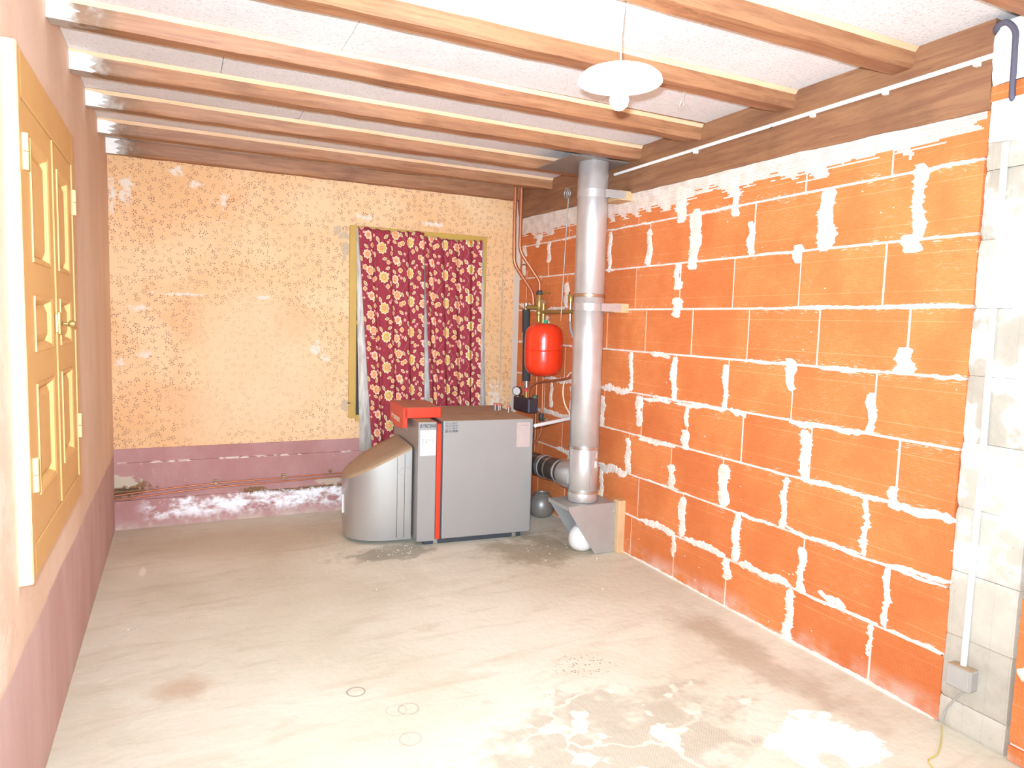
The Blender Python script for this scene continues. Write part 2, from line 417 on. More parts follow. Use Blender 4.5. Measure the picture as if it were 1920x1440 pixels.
def m_wood(name, a, b, dk, axis=0, rough=.6, plaster=False, sc=1.0):
    """wood grain running along a world axis"""
    t = NT(name); P = t.pos(); k = [9.0, 9.0, 9.0]; k[axis] = .7; k = [q * sc for q in k]
    rn = t.rnd(); Q = t.add(P, t.comb(t.m('MULTIPLY', rn, 13.0), t.m('MULTIPLY', rn, 7.0), t.m('MULTIPLY', rn, 5.0)))
    g = t.noise(t.scale(Q, tuple(k)), 3.2, 3, .65, .6); g2 = t.noise(t.scale(Q, tuple(q * 3 for q in k)), 5, 4, .6); n1 = t.noise(Q, 2.5, 4)
    c = t.mix(t.rmp(g, .3, .7), C(a), C(b)); c = t.mix(t.rmp(g2, .56, .74, 0, .45), c, C(dk)); c = t.mix(t.rmp(n1, .55, .75, 0, .4), c, C(dk))
    if plaster:
        x, y, z = t.xyz(); n2 = t.noise(P, 16, 4)
        c = t.mix(t.rmp(t.m('MULTIPLY_ADD', t.m('SUBTRACT', n2, .5), .3, x), XL + .15, XL + .06), c, C('#e3dacd'))
        c = t.mix(t.m('MULTIPLY', t.rmp(t.m('MULTIPLY_ADD', t.m('SUBTRACT', n2, .5), .3, x), XL + .27, XL + .13), .6), c, C('#6d5335'))
    t.bump(g2, .35, .004)
    return t.fin(c, rough)

def m_concrete():
    t = NT('pale_concrete_block'); P = t.pos(); x, y, z = t.xyz(); rn = t.rnd()
    n1 = t.noise(P, 6, 3, .65); n3 = t.noise(P, 70, 4, .6)
    c = t.mix(t.rmp(n1, .3, .7), C('#a79b8a'), C('#bbb09f'))
    c = t.mix(t.rmp(rn, .35, .75, 0, .45), c, C('#cfc4b2'))
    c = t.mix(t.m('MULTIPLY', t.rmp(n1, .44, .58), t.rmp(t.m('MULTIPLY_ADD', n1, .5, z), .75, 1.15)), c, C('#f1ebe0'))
    c = t.mix(t.rmp(n3, .62, .74, 0, .5), c, C('#938572'))
    st = t.rmp(t.m('FRACT', t.m('MULTIPLY', y, 15.0)), .0, .1, .92, 1.0)
    c = t.mix(1.0, c, t.comb(st, st, st), 'MULTIPLY')
    t.bump(n3, .5, .004)
    return t.fin(c, .9)

FLOOR, WLEFT, WPAPER, DADO, BRICK, MORTAR, CEIL, CONC = m_floor(), m_wall_left(), m_wallpaper(), m_dado(), m_brick(), m_mortar(), m_ceiling(), m_concrete()
JOIST = m_wood('old_joist_wood', '#8c5a3a', '#a8754f', '#603a26', 0, .6, True)
BEAM = m_wood('old_beam_wood', '#7e5238', '#946846', '#563524', 1, .6)
BATTEN = m_wood('pale_batten_wood', '#d9ae84', '#e4c09a', '#caa078', 0, .6)
YELLOW = plain('mustard_gloss_paint', '#d4a667', .50, 0, .10, 5, .3)
YTRIM = plain('mustard_window_paint', '#c39a45', .5, 0, .12, 8)
LITPAINT = plain('flash_lit_paint', '#f0dcae', .5, 0, .10, 10)
COPPER = plain('copper', '#b9704c', .38, .5, .25, 20)
BRASS = plain('brass', '#a98c50', .38, .55, .2, 30)
CHROME = plain('bright_steel', '#c9c6c0', .25, .9, .1, 20)
GALV = plain('galvanised_sheet', '#b4b1ab', .45, .55, .1, 12)
BLACKP = plain('black_plastic', '#3d3238', .45, 0, .15, 12)
RUBBER = plain('black_foam', '#3a3836', .8, 0, .15, 20)
WHITEP = plain('white_plastic', '#e9e4dc', .45, 0, .04, 10)
GREYP = plain('grey_plastic', '#a8a096', .5, 0, .06, 10)
PINE = plain('pine_offcut', '#cda77a', .7, 0, .18, 12)
REDP = plain('red_enamel', '#e2391c', .22, 0, .06, 6, .6)
REDB = plain('orange_red_plastic', '#dc3510', .4, 0, .05, 6)
GREYB = plain('grey_boiler_enamel', '#9d9892', .38, .3, .05, 5)
SILVER = plain('silver_hood_plastic', '#bdbab5', .30, .7, .04, 5)
DUST = plain('dusty_top', '#a98d6f', .9, 0, .15, 12)
DUSTRED = plain('dusty_red_top', '#b8745a', .9, 0, .12, 12)
DARK = plain('dark_steel', '#3f4043', .6, .2, .1, 10)
INK = plain('black_marker_ink', '#26242a', .7, 0, .1, 20)
PAPER = plain('white_paper', '#dcd9d3', .8, 0, .02, 10)
PRINTG = plain('grey_print', '#5f5c5a', .8, 0, .05, 10)
LOGO = plain('cream_lettering', '#ffe6cf', .6, 0, .05, 10)

# ================================================================ setting
fl_o = struct(MB().box(XL - .2, XR + .3, YB, YF + .2, -.12, 0).build('floor', FLOOR))
wl = struct(MB().box(XL - .2, XL, YB, YF + .2, 0, 2.65).build('wall_left', WLEFT))
wf = struct(MB().box(XL, XR + .3, YF, YF + .2, .43, 2.65).build('wall_far', WPAPER))
# the dado stands slightly proud, with a ledge on top and a thicker foot
def dado(z0, z1, y, name):
    nx = 60; g = []
    for i in range(nx + 1):
        x = XL + (XR - XL) * i / nx; j = random.uniform(-.0015, .0015)
        g.append((x, j))
    m = MB()
    m.quadgrid([[(x, y + j, z0) for x, j in g], [(x, y + j, z1) for x, j in g], [(x, YF + .001, z1 + .004) for x, j in g]])
    o = m.build(name, DADO); return struct(o)
dado(.437, .528, YF - .004, 'trim_1')
dado(.185, .437, YF - .016, 'trim_2')
dado(0, .190, YF - .026, 'baseboard_far')

# --- brick wall: mortar bed + bricks + wiped mortar
wr = struct(MB().box(XR + .004, XR + .22, 1.500, YF + .01, 0, 2.62).build('wall_right', MORTAR))
Wr = wr['_w']
BR_T = .05
def brick_mesh(L, H, serr=False):
    m = MB(); c = .0035
    m.hexa([(0, -L/2, 0), (BR_T, -L/2, 0), (BR_T, L/2, 0), (0, L/2, 0), (0, -L/2, H), (BR_T, -L/2, H), (BR_T, L/2, H), (0, L/2, H)])
    return m.mesh('brick', BRICK)
full = brick_mesh(PITCH - .011, ROW - .011)
def put_brick(y0, y1, z0, z1, x=XR, par=wr):
    L, H = y1 - y0, z1 - z0
    me = full if abs(L - (PITCH - .011)) < .002 and abs(H - (ROW - .011)) < .002 else brick_mesh(L, H)
    o = bpy.data.objects.new('brick', me); COL.objects.link(o); o.parent = par
    w = par['_w']; o.location = (x + random.uniform(-.0022, .0016) - w[0], (y0 + y1) / 2 - w[1], z0 - w[2])
    o.rotation_euler = (0, 0, random.uniform(-.004, .004))
    return o
YEND = 1.49
J = .0055
for k in range(9):
    first = (3.427 if k == 0 else 3.49) if k % 2 == 0 else 3.783
    js = []; y = first
    while y > YEND + .05: js.append(y); y -= PITCH
    y = first + PITCH
    while y < YF - .05: js.append(y); y += PITCH
    js = sorted(js); ys = [YEND - random.uniform(-.004, .006)] + js + [YF - .002]
    z0, z1 = k * ROW + J, (k + 1) * ROW - J
    if k == 8: z1 = 2.245
    if k == 0: z0 = .004
    for a, b in zip(ys[:-1], ys[1:]):
        put_brick(a + (J if a > YEND + .03 else 0), b - (J if b < YF - .02 else 0), z0, z1)

VS = [(2.969,2.063,2.981,1.741,0.094),(3.372,1.999,3.371,1.781,0.053),(3.791,2.025,3.789,1.767,0.045),(2.568,1.95,2.56,1.785,0.046),(2.275,1.812,2.273,1.729,0.057),(3.108,1.787,3.097,1.636,0.067),(3.093,1.593,3.091,1.48,0.081),(3.101,2.20,3.092,2.003,0.086),(2.691,2.18,2.675,1.986,0.076),(2.273,1.301,2.266,1.152,0.062),(3.095,1.262,3.083,1.016,0.054),(3.512,1.267,3.486,1.028,0.041),(2.687,1.245,2.675,1.015,0.033),(3.405,1.008,3.393,0.819,0.07),(3.803,0.965,3.798,0.759,0.065),(2.969,1.012,2.966,0.883,0.032),(2.133,2.039,2.13,1.772,0.091),(1.725,2.062,1.715,1.781,0.066),(1.747,1.804,1.733,1.734,0.112),(1.733,1.375,1.725,1.275,0.068),(3.498,0.733,3.482,0.509,0.06),(2.97,0.865,2.968,0.756,0.054),(3.07,0.653,3.062,0.514,0.057),(2.662,0.735,2.65,0.515,0.07),(2.256,0.754,2.26,0.515,0.047),(2.164,0.988,2.154,0.754,0.057),(2.962,0.491,2.958,0.26,0.054),(2.546,0.509,2.548,0.256,0.05),(2.606,0.254,2.591,0.147,0.046),(3.021,0.26,3.018,0.128,0.035),(2.139,0.46,2.14,0.248,0.053),(2.186,0.246,2.195,0.009,0.055),(1.853,1.187,1.846,1.016,0.04),(1.735,0.833,1.731,0.749,0.04),(1.842,0.755,1.837,0.518,0.029),(1.728,0.512,1.725,0.266,0.024),(1.782,0.249,1.785,0.117,0.018),(4.763,2.112,4.8,2.009,0.1),(4.609,2.042,4.608,1.884,0.052),(4.319,1.723,4.325,1.543,0.076),(5.02,2.048,5.016,1.804,0.072),(4.612,1.484,4.597,1.424,0.063),
      (3.78,.5,3.776,.27,.04),(4.20,.99,4.195,.77,.05),(4.21,.5,4.2,.3,.05),(4.5,.99,4.5,.8,.04)]
HS = [(3.317,1.272,3.129,1.26,0.031),(3.817,1.02,3.502,1.017,0.045),(3.372,0.993,3.096,1.006,0.027),(3.068,1.0,2.664,1.016,0.025),(2.642,1.019,2.523,1.003,0.031),(3.389,0.745,3.045,0.756,0.029),(3.815,0.494,3.482,0.509,0.053),(3.328,0.261,3.007,0.264,0.043),(2.937,0.266,2.607,0.27,0.039),(2.515,0.259,2.187,0.261,0.039),(2.247,0.527,2.099,0.509,0.018),(2.512,0.501,2.294,0.513,0.016),(3.33,0.511,2.999,0.519,0.014),(2.259,1.01,1.846,1.022,0.028),(2.184,0.768,1.753,0.763,0.024),(1.745,0.752,1.479,0.76,0.034),(1.733,0.519,1.477,0.531,0.022),(2.219,0.509,1.842,0.523,0.021),(2.119,1.27,1.926,1.267,0.021),(2.302,1.531,1.485,1.532,0.016),(2.124,0.25,1.747,0.264,0.017),(2.039,0.289,1.898,0.271,0.035),(1.711,0.259,1.484,0.262,0.016),(5.086,1.58,4.636,1.519,0.042),(4.615,1.529,4.335,1.538,0.034),
      (4.6,1.02,4.1,1.02,.04),(4.7,.76,4.1,.762,.035),(4.4,.51,3.9,.508,.04),(4.3,.262,3.85,.262,.03)]
RIB = .0066
def smear_v(y0, z0, y1, z1, w, par=wr, x=XR):
    """upright dab of mortar, dragged sideways along the ribs"""
    z0, z1 = max(z0, z1), min(z0, z1); n = max(3, int((z0 - z1) / RIB)); rows = []
    ph = random.uniform(0, 6); bl = random.uniform(.25, .5); tgt = cur = 1.0
    for i in range(n + 1):
        t = i / n; e = min(1, 7 * min(t, 1 - t) + .5)
        if i % 5 == 0: tgt = 1 + random.uniform(-bl, bl)
        cur = 1.0 if i == 0 else cur + (tgt - cur) * .35
        hw = w * .5 * e * cur
        yc = y0 + (y1 - y0) * t + .006 * math.sin(ph * 2 + 9 * t)
        l = hw + random.choice((-.003, 0, .004, .016)) * random.random(); r = hw + random.choice((-.003, 0, .004, .016)) * random.random()
        rows.append((yc - l, yc + r, z0 + (z1 - z0) * t))
    m = MB()
    g = []
    for a, b, z in rows:
        d = random.uniform(.003, .0065)
        g.append([(x + .003, a, z), (x - d * .6, a + (b-a)*.12, z), (x - d, (a + b) / 2, z), (x - d * .6, b - (b-a)*.12, z), (x + .003, b, z)])
    m.quadgrid(g)
    m.build('mortar_smear', MORTAR, par)
def smear_h(y0, z0, y1, z1, th, par=wr, x=XR):
    n = max(6, int(abs(y1 - y0) / .014)); g = []; ph = random.uniform(0, 6)
    for i in range(n + 1):
        t = i / n; e = min(1, 6 * min(t, 1 - t) + .3); y = y0 + (y1 - y0) * t; zc = z0 + (z1 - z0) * t
        h = th * .5 * e; a = h * (1 + .35 * math.sin(ph + t * 9) + random.uniform(-.3, .45)); b = h * (1 + .35 * math.cos(ph + t * 11) + random.uniform(-.3, .45))
        d = random.uniform(.003, .006)
        g.append([(x + .003, y, zc - b), (x - d * .7, y, zc - b * .7), (x - d, y, zc), (x - d * .7, y, zc + a * .7), (x + .003, y, zc + a)])
    m = MB().quadgrid(g); m.build('mortar_smear', MORTAR, par)
for s in VS: smear_v(*s)
for s in HS: smear_h(*s)
# thinner wiped joints everywhere else
for k in range(1, 9):
    y = 1.5
    while y < 5.0:
        L = random.uniform(.12, .5)
        if random.random() < .55: smear_h(y, k * ROW, min(5.08, y + L), k * ROW, random.uniform(.011, .019))
        y += L + random.uniform(.05, .3)
# rendered band under the beam, wiped down unevenly
m = MB(); NY = 420
def band_low(y):
    h = 2.122 + .016 * math.sin(y * 5.1) + .014 * math.sin(y * 13 + 1) + .010 * math.sin(y * 31)
    if y > 3.2: h += .012 * math.sin(y * 23) - .01
    for c, d in ((3.09, .06), (2.69, .05)):
        if abs(y - c) < .05: h -= d
    return h
zz = 2.085
while zz < 2.30:
    run = None; off = random.uniform(-.03, .03); dth = random.uniform(.0025, .0055); thr = random.uniform(-.022, .014)
    for i in range(NY + 1):
        y = 1.492 + (YF - 1.495) * i / NY; zb = 2.215 + (y - 1.485) * .0235 + .03
        on = i < NY and zz < zb and zz > band_low(y + off) + thr + .012 * math.sin(y * 47 + zz * 900)
        if on and run is None: run = y
        if not on and run is not None:
            if y - run > .012: m.quadgrid([[(XR + .003, run, zz - .0001), (XR + .003, y, zz - .0001)], [(XR - dth, run + .003, zz + .001), (XR - dth, y - .003, zz + .001)], [(XR - dth, run + .003, zz + RIB - .0006), (XR - dth, y - .003, zz + RIB - .0006)], [(XR + .003, run, zz + RIB + .0001), (XR + .003, y, zz + RIB + .0001)]])
            run = None
    zz += RIB
m.build('mortar_band', MORTAR, wr)
# sill of mortar at the foot
smear_h(1.5, .004, 3.5, .004, .02)

# --- pillar of concrete blocks and the next stretch of brick
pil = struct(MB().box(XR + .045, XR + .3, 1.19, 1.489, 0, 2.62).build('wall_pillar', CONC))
PB = .2355
for k in range(10):
    z0 = .09 + (k - 1) * PB + .02; z1 = z0 + PB - .0012
    z0 = max(0.0, z0); z1 = min(z1, 2.215)
    if z1 - z0 < .03: continue
    x0 = XR + .002 + random.uniform(-.0025, .003); m = MB()
    n = 14; P = []
    e = random.uniform(-.003, .003)
    for i in range(n + 1):
        z = z0 + (z1 - z0) * i / n; q = min(i, n - i)
        r = (.004, .001, 0)[min(q, 2)]
        P.append([(XR + .06, 1.50, z), (x0 + r + .004, 1.490 - r + random.uniform(-.002, .002), z), (x0 + r, 1.482 - r + e, z), (x0 + r + random.uniform(-.001, .001), 1.42, z), (x0 + r + random.uniform(-.001, .001), 1.34, z), (x0 + r, 1.262, z), (XR + .06, 1.25, z)])
    m.quadgrid(P)
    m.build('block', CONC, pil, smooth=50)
wn = struct(MB().box(XR + .004, XR + .22, YB, 1.245, 0, 2.62).build('wall_right_near', MORTAR))
for k in range(10):
    z0 = .06 + (k - 1) * ROW + J; z1 = z0 + ROW - 2 * J; z0 = max(z0, .003); z1 = min(z1, 2.47)
    if z1 <= z0: continue
    y = 1.245 - (0 if k % 2 else .16)
    ed = [1.245] + ([] if k % 2 else [y])
    while ed[-1] > .2: ed.append(ed[-1] - PITCH)
    for a, b in zip(ed[:-1], ed[1:]):
        put_brick(b + J, a - J * (a < 1.24), z0, z1, XR - .006, wn)
for z in (.32, .575, 1.085, 1.6): smear_h(1.24, z, 1.08, z, .05, wn, XR - .006)
# plastered head of the pillar that swallows the beam end, with a brick seat below
MB().box(XR - .03, XR + .2, 1.20, 1.476, 2.214, 2.268).build('brick_seat', BRICK, pil, bevel=.004)
m = MB(); P = []
for i in range(11):
    t = i / 10; z = 2.262 + t * .20; y1 = 1.462 + .008 * math.sin(3 * t) - (.012 if t > .85 else 0)
    P.append([(XR + .1, y1 + .004, z), (XR - .045 + random.uniform(-.003, .003), y1, z), (XR - .05 + random.uniform(-.003, .003), 1.40, z), (XR - .05, 1.32, z), (XR - .045, 1.2, z), (XR + .1, 1.195, z)])
m.quadgrid(P); PLASTER = m_mortar('white_plaster', '#efe8dd', '#f7f2ea'); m.build('plaster_cap', PLASTER, pil, smooth=60)

# --- ceiling: backing board and panels, one row of panels to each bay
ce = struct(MB().box(XL - .2, XR + .3, YB, YF + .2, 2.56, 2.68).build('ceiling', CEIL))
JY = [5.046, 4.575, 4.035, 3.485, 2.945, 2.358, 1.805, 1.285]
for i in range(len(JY)):
    ya = JY[i] - .05; yb = (JY[i + 1] if i + 1 < len(JY) else YB - .05) + .05
    sx = [XL, XL + random.uniform(.5, 1.1)]
    while sx[-1] < XR - 1.25: sx.append(sx[-1] + 1.22)
    sx.append(XR + .02)
    for a, b in zip(sx[:-1], sx[1:]):
        MB().box(a + .0012, b - .0012, yb + .001, ya - .001, ZC + random.uniform(0, .002), ZC + .07).build('ceiling_panel', CEIL, ce)

# ================================================================ joists and beam
ORD = ['against the wallpapered far wall', 'second from the far wall', 'third from the far wall, cut by the flue plate', 'fourth from the far wall, above the flue pipe',
       'fifth from the far wall, passing beyond the hanging lamp', 'sixth from the far wall, right behind the lamp', 'seventh from the far wall, in front of the lamp cord',
       'at the top right corner, meeting the pillar']
BXF = XR - .035     # face of the beam
for i, yc in enumerate(JY):
    hw = .047 if i else .042; zb = 2.412 if i else 2.398
    dl, dr = (-.02, .025) if i == 4 else ((-.01, .005) if i in (2, 3) else (0, 0))
    xe = BXF + .004 if yc > 1.4 else XR + .02
    t = thing('ceiling_joist', (XL, yc, zb), 'dark brown wooden ceiling joist ' + ORD[i], 'joist', 'ceiling joists')
    m = MB(); n = 24; P = []
    for k in range(n + 1):
        x = XL + .002 + (xe - XL - .002) * k / n; yo = yc + dl + (dr - dl) * k / n; s1, s2, s3 = (random.uniform(-.0025, .0025) for _ in range(3))
        P.append([(x, yo - hw + s1, ZC + .05), (x, yo - hw + s1, zb + .014), (x, yo - hw + .010, zb + s2), (x, yo + hw - .010, zb + s3), (x, yo + hw + s1, zb + .012), (x, yo + hw + s1, ZC + .05), (x, yo - hw + s1, ZC + .05)])
    m.quadgrid(P)
    for row in (P[0], P[-1]):
        b = len(m.v); m.v += row[:6]; m.f.append(tuple(range(b, b + 6))); m.mi.append(0)
    m.build('timber', JOIST, t, smooth=35)
    if i:
        b = MB(); b.prism([(-hw - .014, 0), (-hw - .001, -.016), (-hw + .001, -.016), (-hw + .001, .0), ], 0, XL + .003, xe - .002)
        b.v = [(x, y + yc + dl + (dr - dl) * ((x - XL) / (xe - XL)), z + ZC - .0005) for x, y, z in b.v]
        b.build('batten', BATTEN, t)
    if .5 < yc:
        m = MB(); P = []; random.seed(50 + i)
        for k in range(9):
            a = k / 8; z = zb - .006 + (ZC - zb + .004) * a; ext = .055 + random.uniform(-.02, .045)
            P.append([(XL + .001, yc + dl - hw - .006, z), (XL + ext * .6, yc + dl - hw - .006, z), (XL + ext, yc + dl - hw - .0025, z), (XL + ext + .004, yc + dl - hw + .004, z)])
        m.quadgrid(P); m.build('plaster_dab', PLASTER, t, smooth=60)
def beam_low(y):
    K = [(1.4, 2.190), (2.25, 2.220), (3.4, 2.230), (5.1, 2.266)]
    for (a, p), (b, q) in zip(K[:-1], K[1:]):
        if y <= b: return p + (q - p) * (y - a) / (b - a)
    return K[-1][1]
t = thing('ceiling_beam', (XR, 3.3, 2.2), 'long dark brown main beam lying along the top of the orange brick wall', 'beam')
m = MB(); P = []; n = 40; random.seed(11)
for k in range(n + 1):
    y = 1.475 + (YF - .002 - 1.475) * k / n; zb = beam_low(y); s1, s2, s3 = (random.uniform(-.003, .003) for _ in range(3))
    P.append([(BXF + s1 * .5, y, 2.55), (BXF + s1, y, zb + .12), (BXF + .002 + s2, y, zb + .035), (BXF + .018, y, zb + s3), (XR + .12, y, zb + .004), (XR + .12, y, 2.55)])
m.quadgrid(P); b = len(m.v); m.v += P[0]; m.f.append(tuple(range(b, b + 6))); m.mi.append(0)
m.build('timber', BEAM, t, smooth=40)
random.seed(21)

# ================================================================ cupboard in the left wall
XC = XL + .030
cb = thing('wall_cupboard', (XL, 2.69, .69), 'tall mustard yellow two-door wooden cupboard set into the salmon left wall', 'cupboard')
Y0, Y1, Z0, Z1 = 2.17, 3.215, .692, 2.095
fr = MB()
fr.box(XL - .002, XC, Y0 + .004, Y0 + .052, Z0, Z1); fr.box(XL - .002, XC, Y1 - .052, Y1, Z0, Z1)
fr.box(XL - .002, XC, Y0 + .052, Y1 - .052, Z0, Z0 + .085); fr.box(XL - .002, XC, Y0 + .052, Y1 - .052, Z1 - .120, Z1)
fro = fr.build('frame', YELLOW, cb, bevel=.002)
# ragged frame edge turned towards the camera, flash brightness painted in as cream
m = MB(); P = []
for k in range(41):
    z = Z0 - .004 + (Z1 - Z0 + .006) * k / 40
    P.append([(XL - .001, Y0 - .004 + random.uniform(-.004, .002), z), (XL + .015, Y0 - .005, z), (XC - .001 + random.uniform(-.0012, .0006), Y0 - .003, z), (XC + .0008, Y0 + .008 + random.uniform(-.002, .005), z)])
m.quadgrid(P); m.build('edge_strip', LITPAINT, cb)
HINGE = plain('pale_yellow_paint', '#dcb984', .5, 0, .08, 8, .3)
def leaf(ya, yb, pa, pb, hinge_y, name='door'):
    za, zb = Z0 + .088, Z1 - .123; xf = XC - .004; xb = XL - .004
    pan = [(.894, 1.214), (1.305, 1.462), (1.556, 1.894)]
    m = MB()
    m.box(xb, xf, ya, pa, za, zb); m.box(xb, xf, pb, yb, za, zb)          # stiles
    zz = [za] + [q for p in pan for q in p] + [zb]
    for i in range(0, len(zz), 2): m.box(xb, xf, pa, pb, zz[i], zz[i + 1])  # rails
    d = m.build(name, YELLOW, cb)
    for z0, z1 in pan:
        # sloping moulding round each field, then the raised field itself
        mo = MB(); w = .024
        o_ = [(pa, z0), (pb, z0), (pb, z1), (pa, z1)]; i_ = [(pa + w, z0 + w), (pb - w, z0 + w), (pb - w, z1 - w), (pa + w, z1 - w)]
        for a in range(4):
            b = (a + 1) % 4
            bs = len(mo.v)
            mid = lambda u, v: ((u[0] + v[0]) / 2, (u[1] + v[1]) / 2)
            mo.v += [(xf + .004, *o_[a]), (xf + .004, *o_[b]), (xf + .001, *mid(o_[b], i_[b])), (xf + .001, *mid(o_[a], i_[a])), (xf - .017, *i_[b]), (xf - .017, *i_[a]), (xf - .004, *o_[a]), (xf - .004, *o_[b])]
            for q in ((0, 1, 2, 3), (3, 2, 4, 5), (6, 7, 1, 0)): mo.f.append(tuple(bs + r for r in q)); mo.mi.append(0)
        mo.build('moulding', YELLOW, d)
        f = MB(); e = .022; A, B, Cc, D = pa + w, pb - w, z0 + w, z1 - w
        ring = [(xf - .016, A, Cc), (xf - .016, B, Cc), (xf - .016, B, D), (xf - .016, A, D)]
        inn = [(xf - .006, A + e, Cc + e), (xf - .006, B - e, Cc + e), (xf - .006, B - e, D - e), (xf - .006, A + e, D - e)]
        bs = len(f.v); f.v += ring + inn; f.f.append((4, 5, 6, 7)); f.mi.append(0)
        for a in range(4): f.f.append((a, (a + 1) % 4, 4 + (a + 1) % 4, 4 + a)); f.mi.append(0)
        f.build('raised_panel', YELLOW, d)
    for z in (.975, 1.835):
        h = MB()
        h.cyl((xf + .008, hinge_y, z - .047), (xf + .008, hinge_y, z - .001), .009, 10); h.cyl((xf + .008, hinge_y, z + .001), (xf + .008, hinge_y, z + .047), .009, 10)
        h.box(xf - .002, xf + .006, hinge_y - .004, hinge_y + .016, z - .045, z + .045)
        h.build('hinge', HINGE, d, smooth=40)
    return d
d1 = leaf(Y0 + .056, 2.711, 2.335, 2.625, Y0 + .054)
d2 = leaf(2.717, Y1 - .056, 2.80, 3.055, Y1 - .056)
MB().prism([(2.704, Z0 + .09), (2.722, Z0 + .09), (2.722, Z1 - .125), (2.704, Z1 - .125)], 0, XC - .004, XC + .001).build('cover_strip', YELLOW, d1, bevel=.003)
l = MB().box(XC - .003, XC + .006, 2.684, 2.708, 1.350, 1.412).box(XC + .004, XC + .012, 2.690, 2.698, 1.345, 1.418).box(XC + .004, XC + .010, 2.698, 2.760, 1.378, 1.386)
l.build('latch', BRASS, cb, bevel=.002)
k = MB().cyl((XC - .004, 2.81, 1.378), (XC + .026, 2.81, 1.378), .005, 10).lathe([(.004, .022), (.011, .027), (.013, .035), (.010, .043), (0, .045)], (XC - .004, 2.81, 1.378), (1, 0, 0), 14)
k.build('knob', BRASS, cb, smooth=40)

# ================================================================ window and curtains
win = struct(thing('window_1', (1.66, YF, .62), 'mustard framed window behind the flowered curtains', 'window'))
del win['category'], win['label']
WX0, WX1, WZ0, WZ1 = 1.125, 2.205, .66, 2.095
f = MB()
f.box(WX0, WX0 + .052, YF - .022, YF + .02, WZ0 + .03, WZ1); f.box(WX1 - .052, WX1, YF - .022, YF + .02, WZ0, WZ1)
f.box(WX0 + .052, WX1 - .052, YF - .022, YF + .02, WZ1 - .045, WZ1); f.box(WX0 + .052, WX1 - .052, YF - .022, YF + .02, WZ0, WZ0 + .05)
f.box(1.645, 1.685, YF - .018, YF + .02, WZ0 + .05, WZ1 - .045); f.box(WX0 + .052, WX1 - .052, YF - .014, YF + .02, 1.38, 1.41)
f.build('window_frame', YTRIM, win, bevel=.003)
tg = NT('dim_window_glass'); tg.fin(C('#4a4a44'), .08, 0, .6); 
for a, b in ((WX0 + .052, 1.645), (1.685, WX1 - .052)):
    for c, d in ((WZ0 + .05, 1.38), (1.41, WZ1 - .045)):
        MB().box(a, b, YF - .004, YF - .001, c, d).build('pane', tg.mat, win)
# hook block on the frame foot
MB().box(WX0 - .004, WX0 + .05, YF - .028, YF - .02, .688, .80).build('shutter_stop', YTRIM, win, bevel=.002)
MB().cyl((WX0 - .012, YF - .026, .80), (WX0 + .012, YF - .026, .80), .004, 8).build('hook', DARK, win)

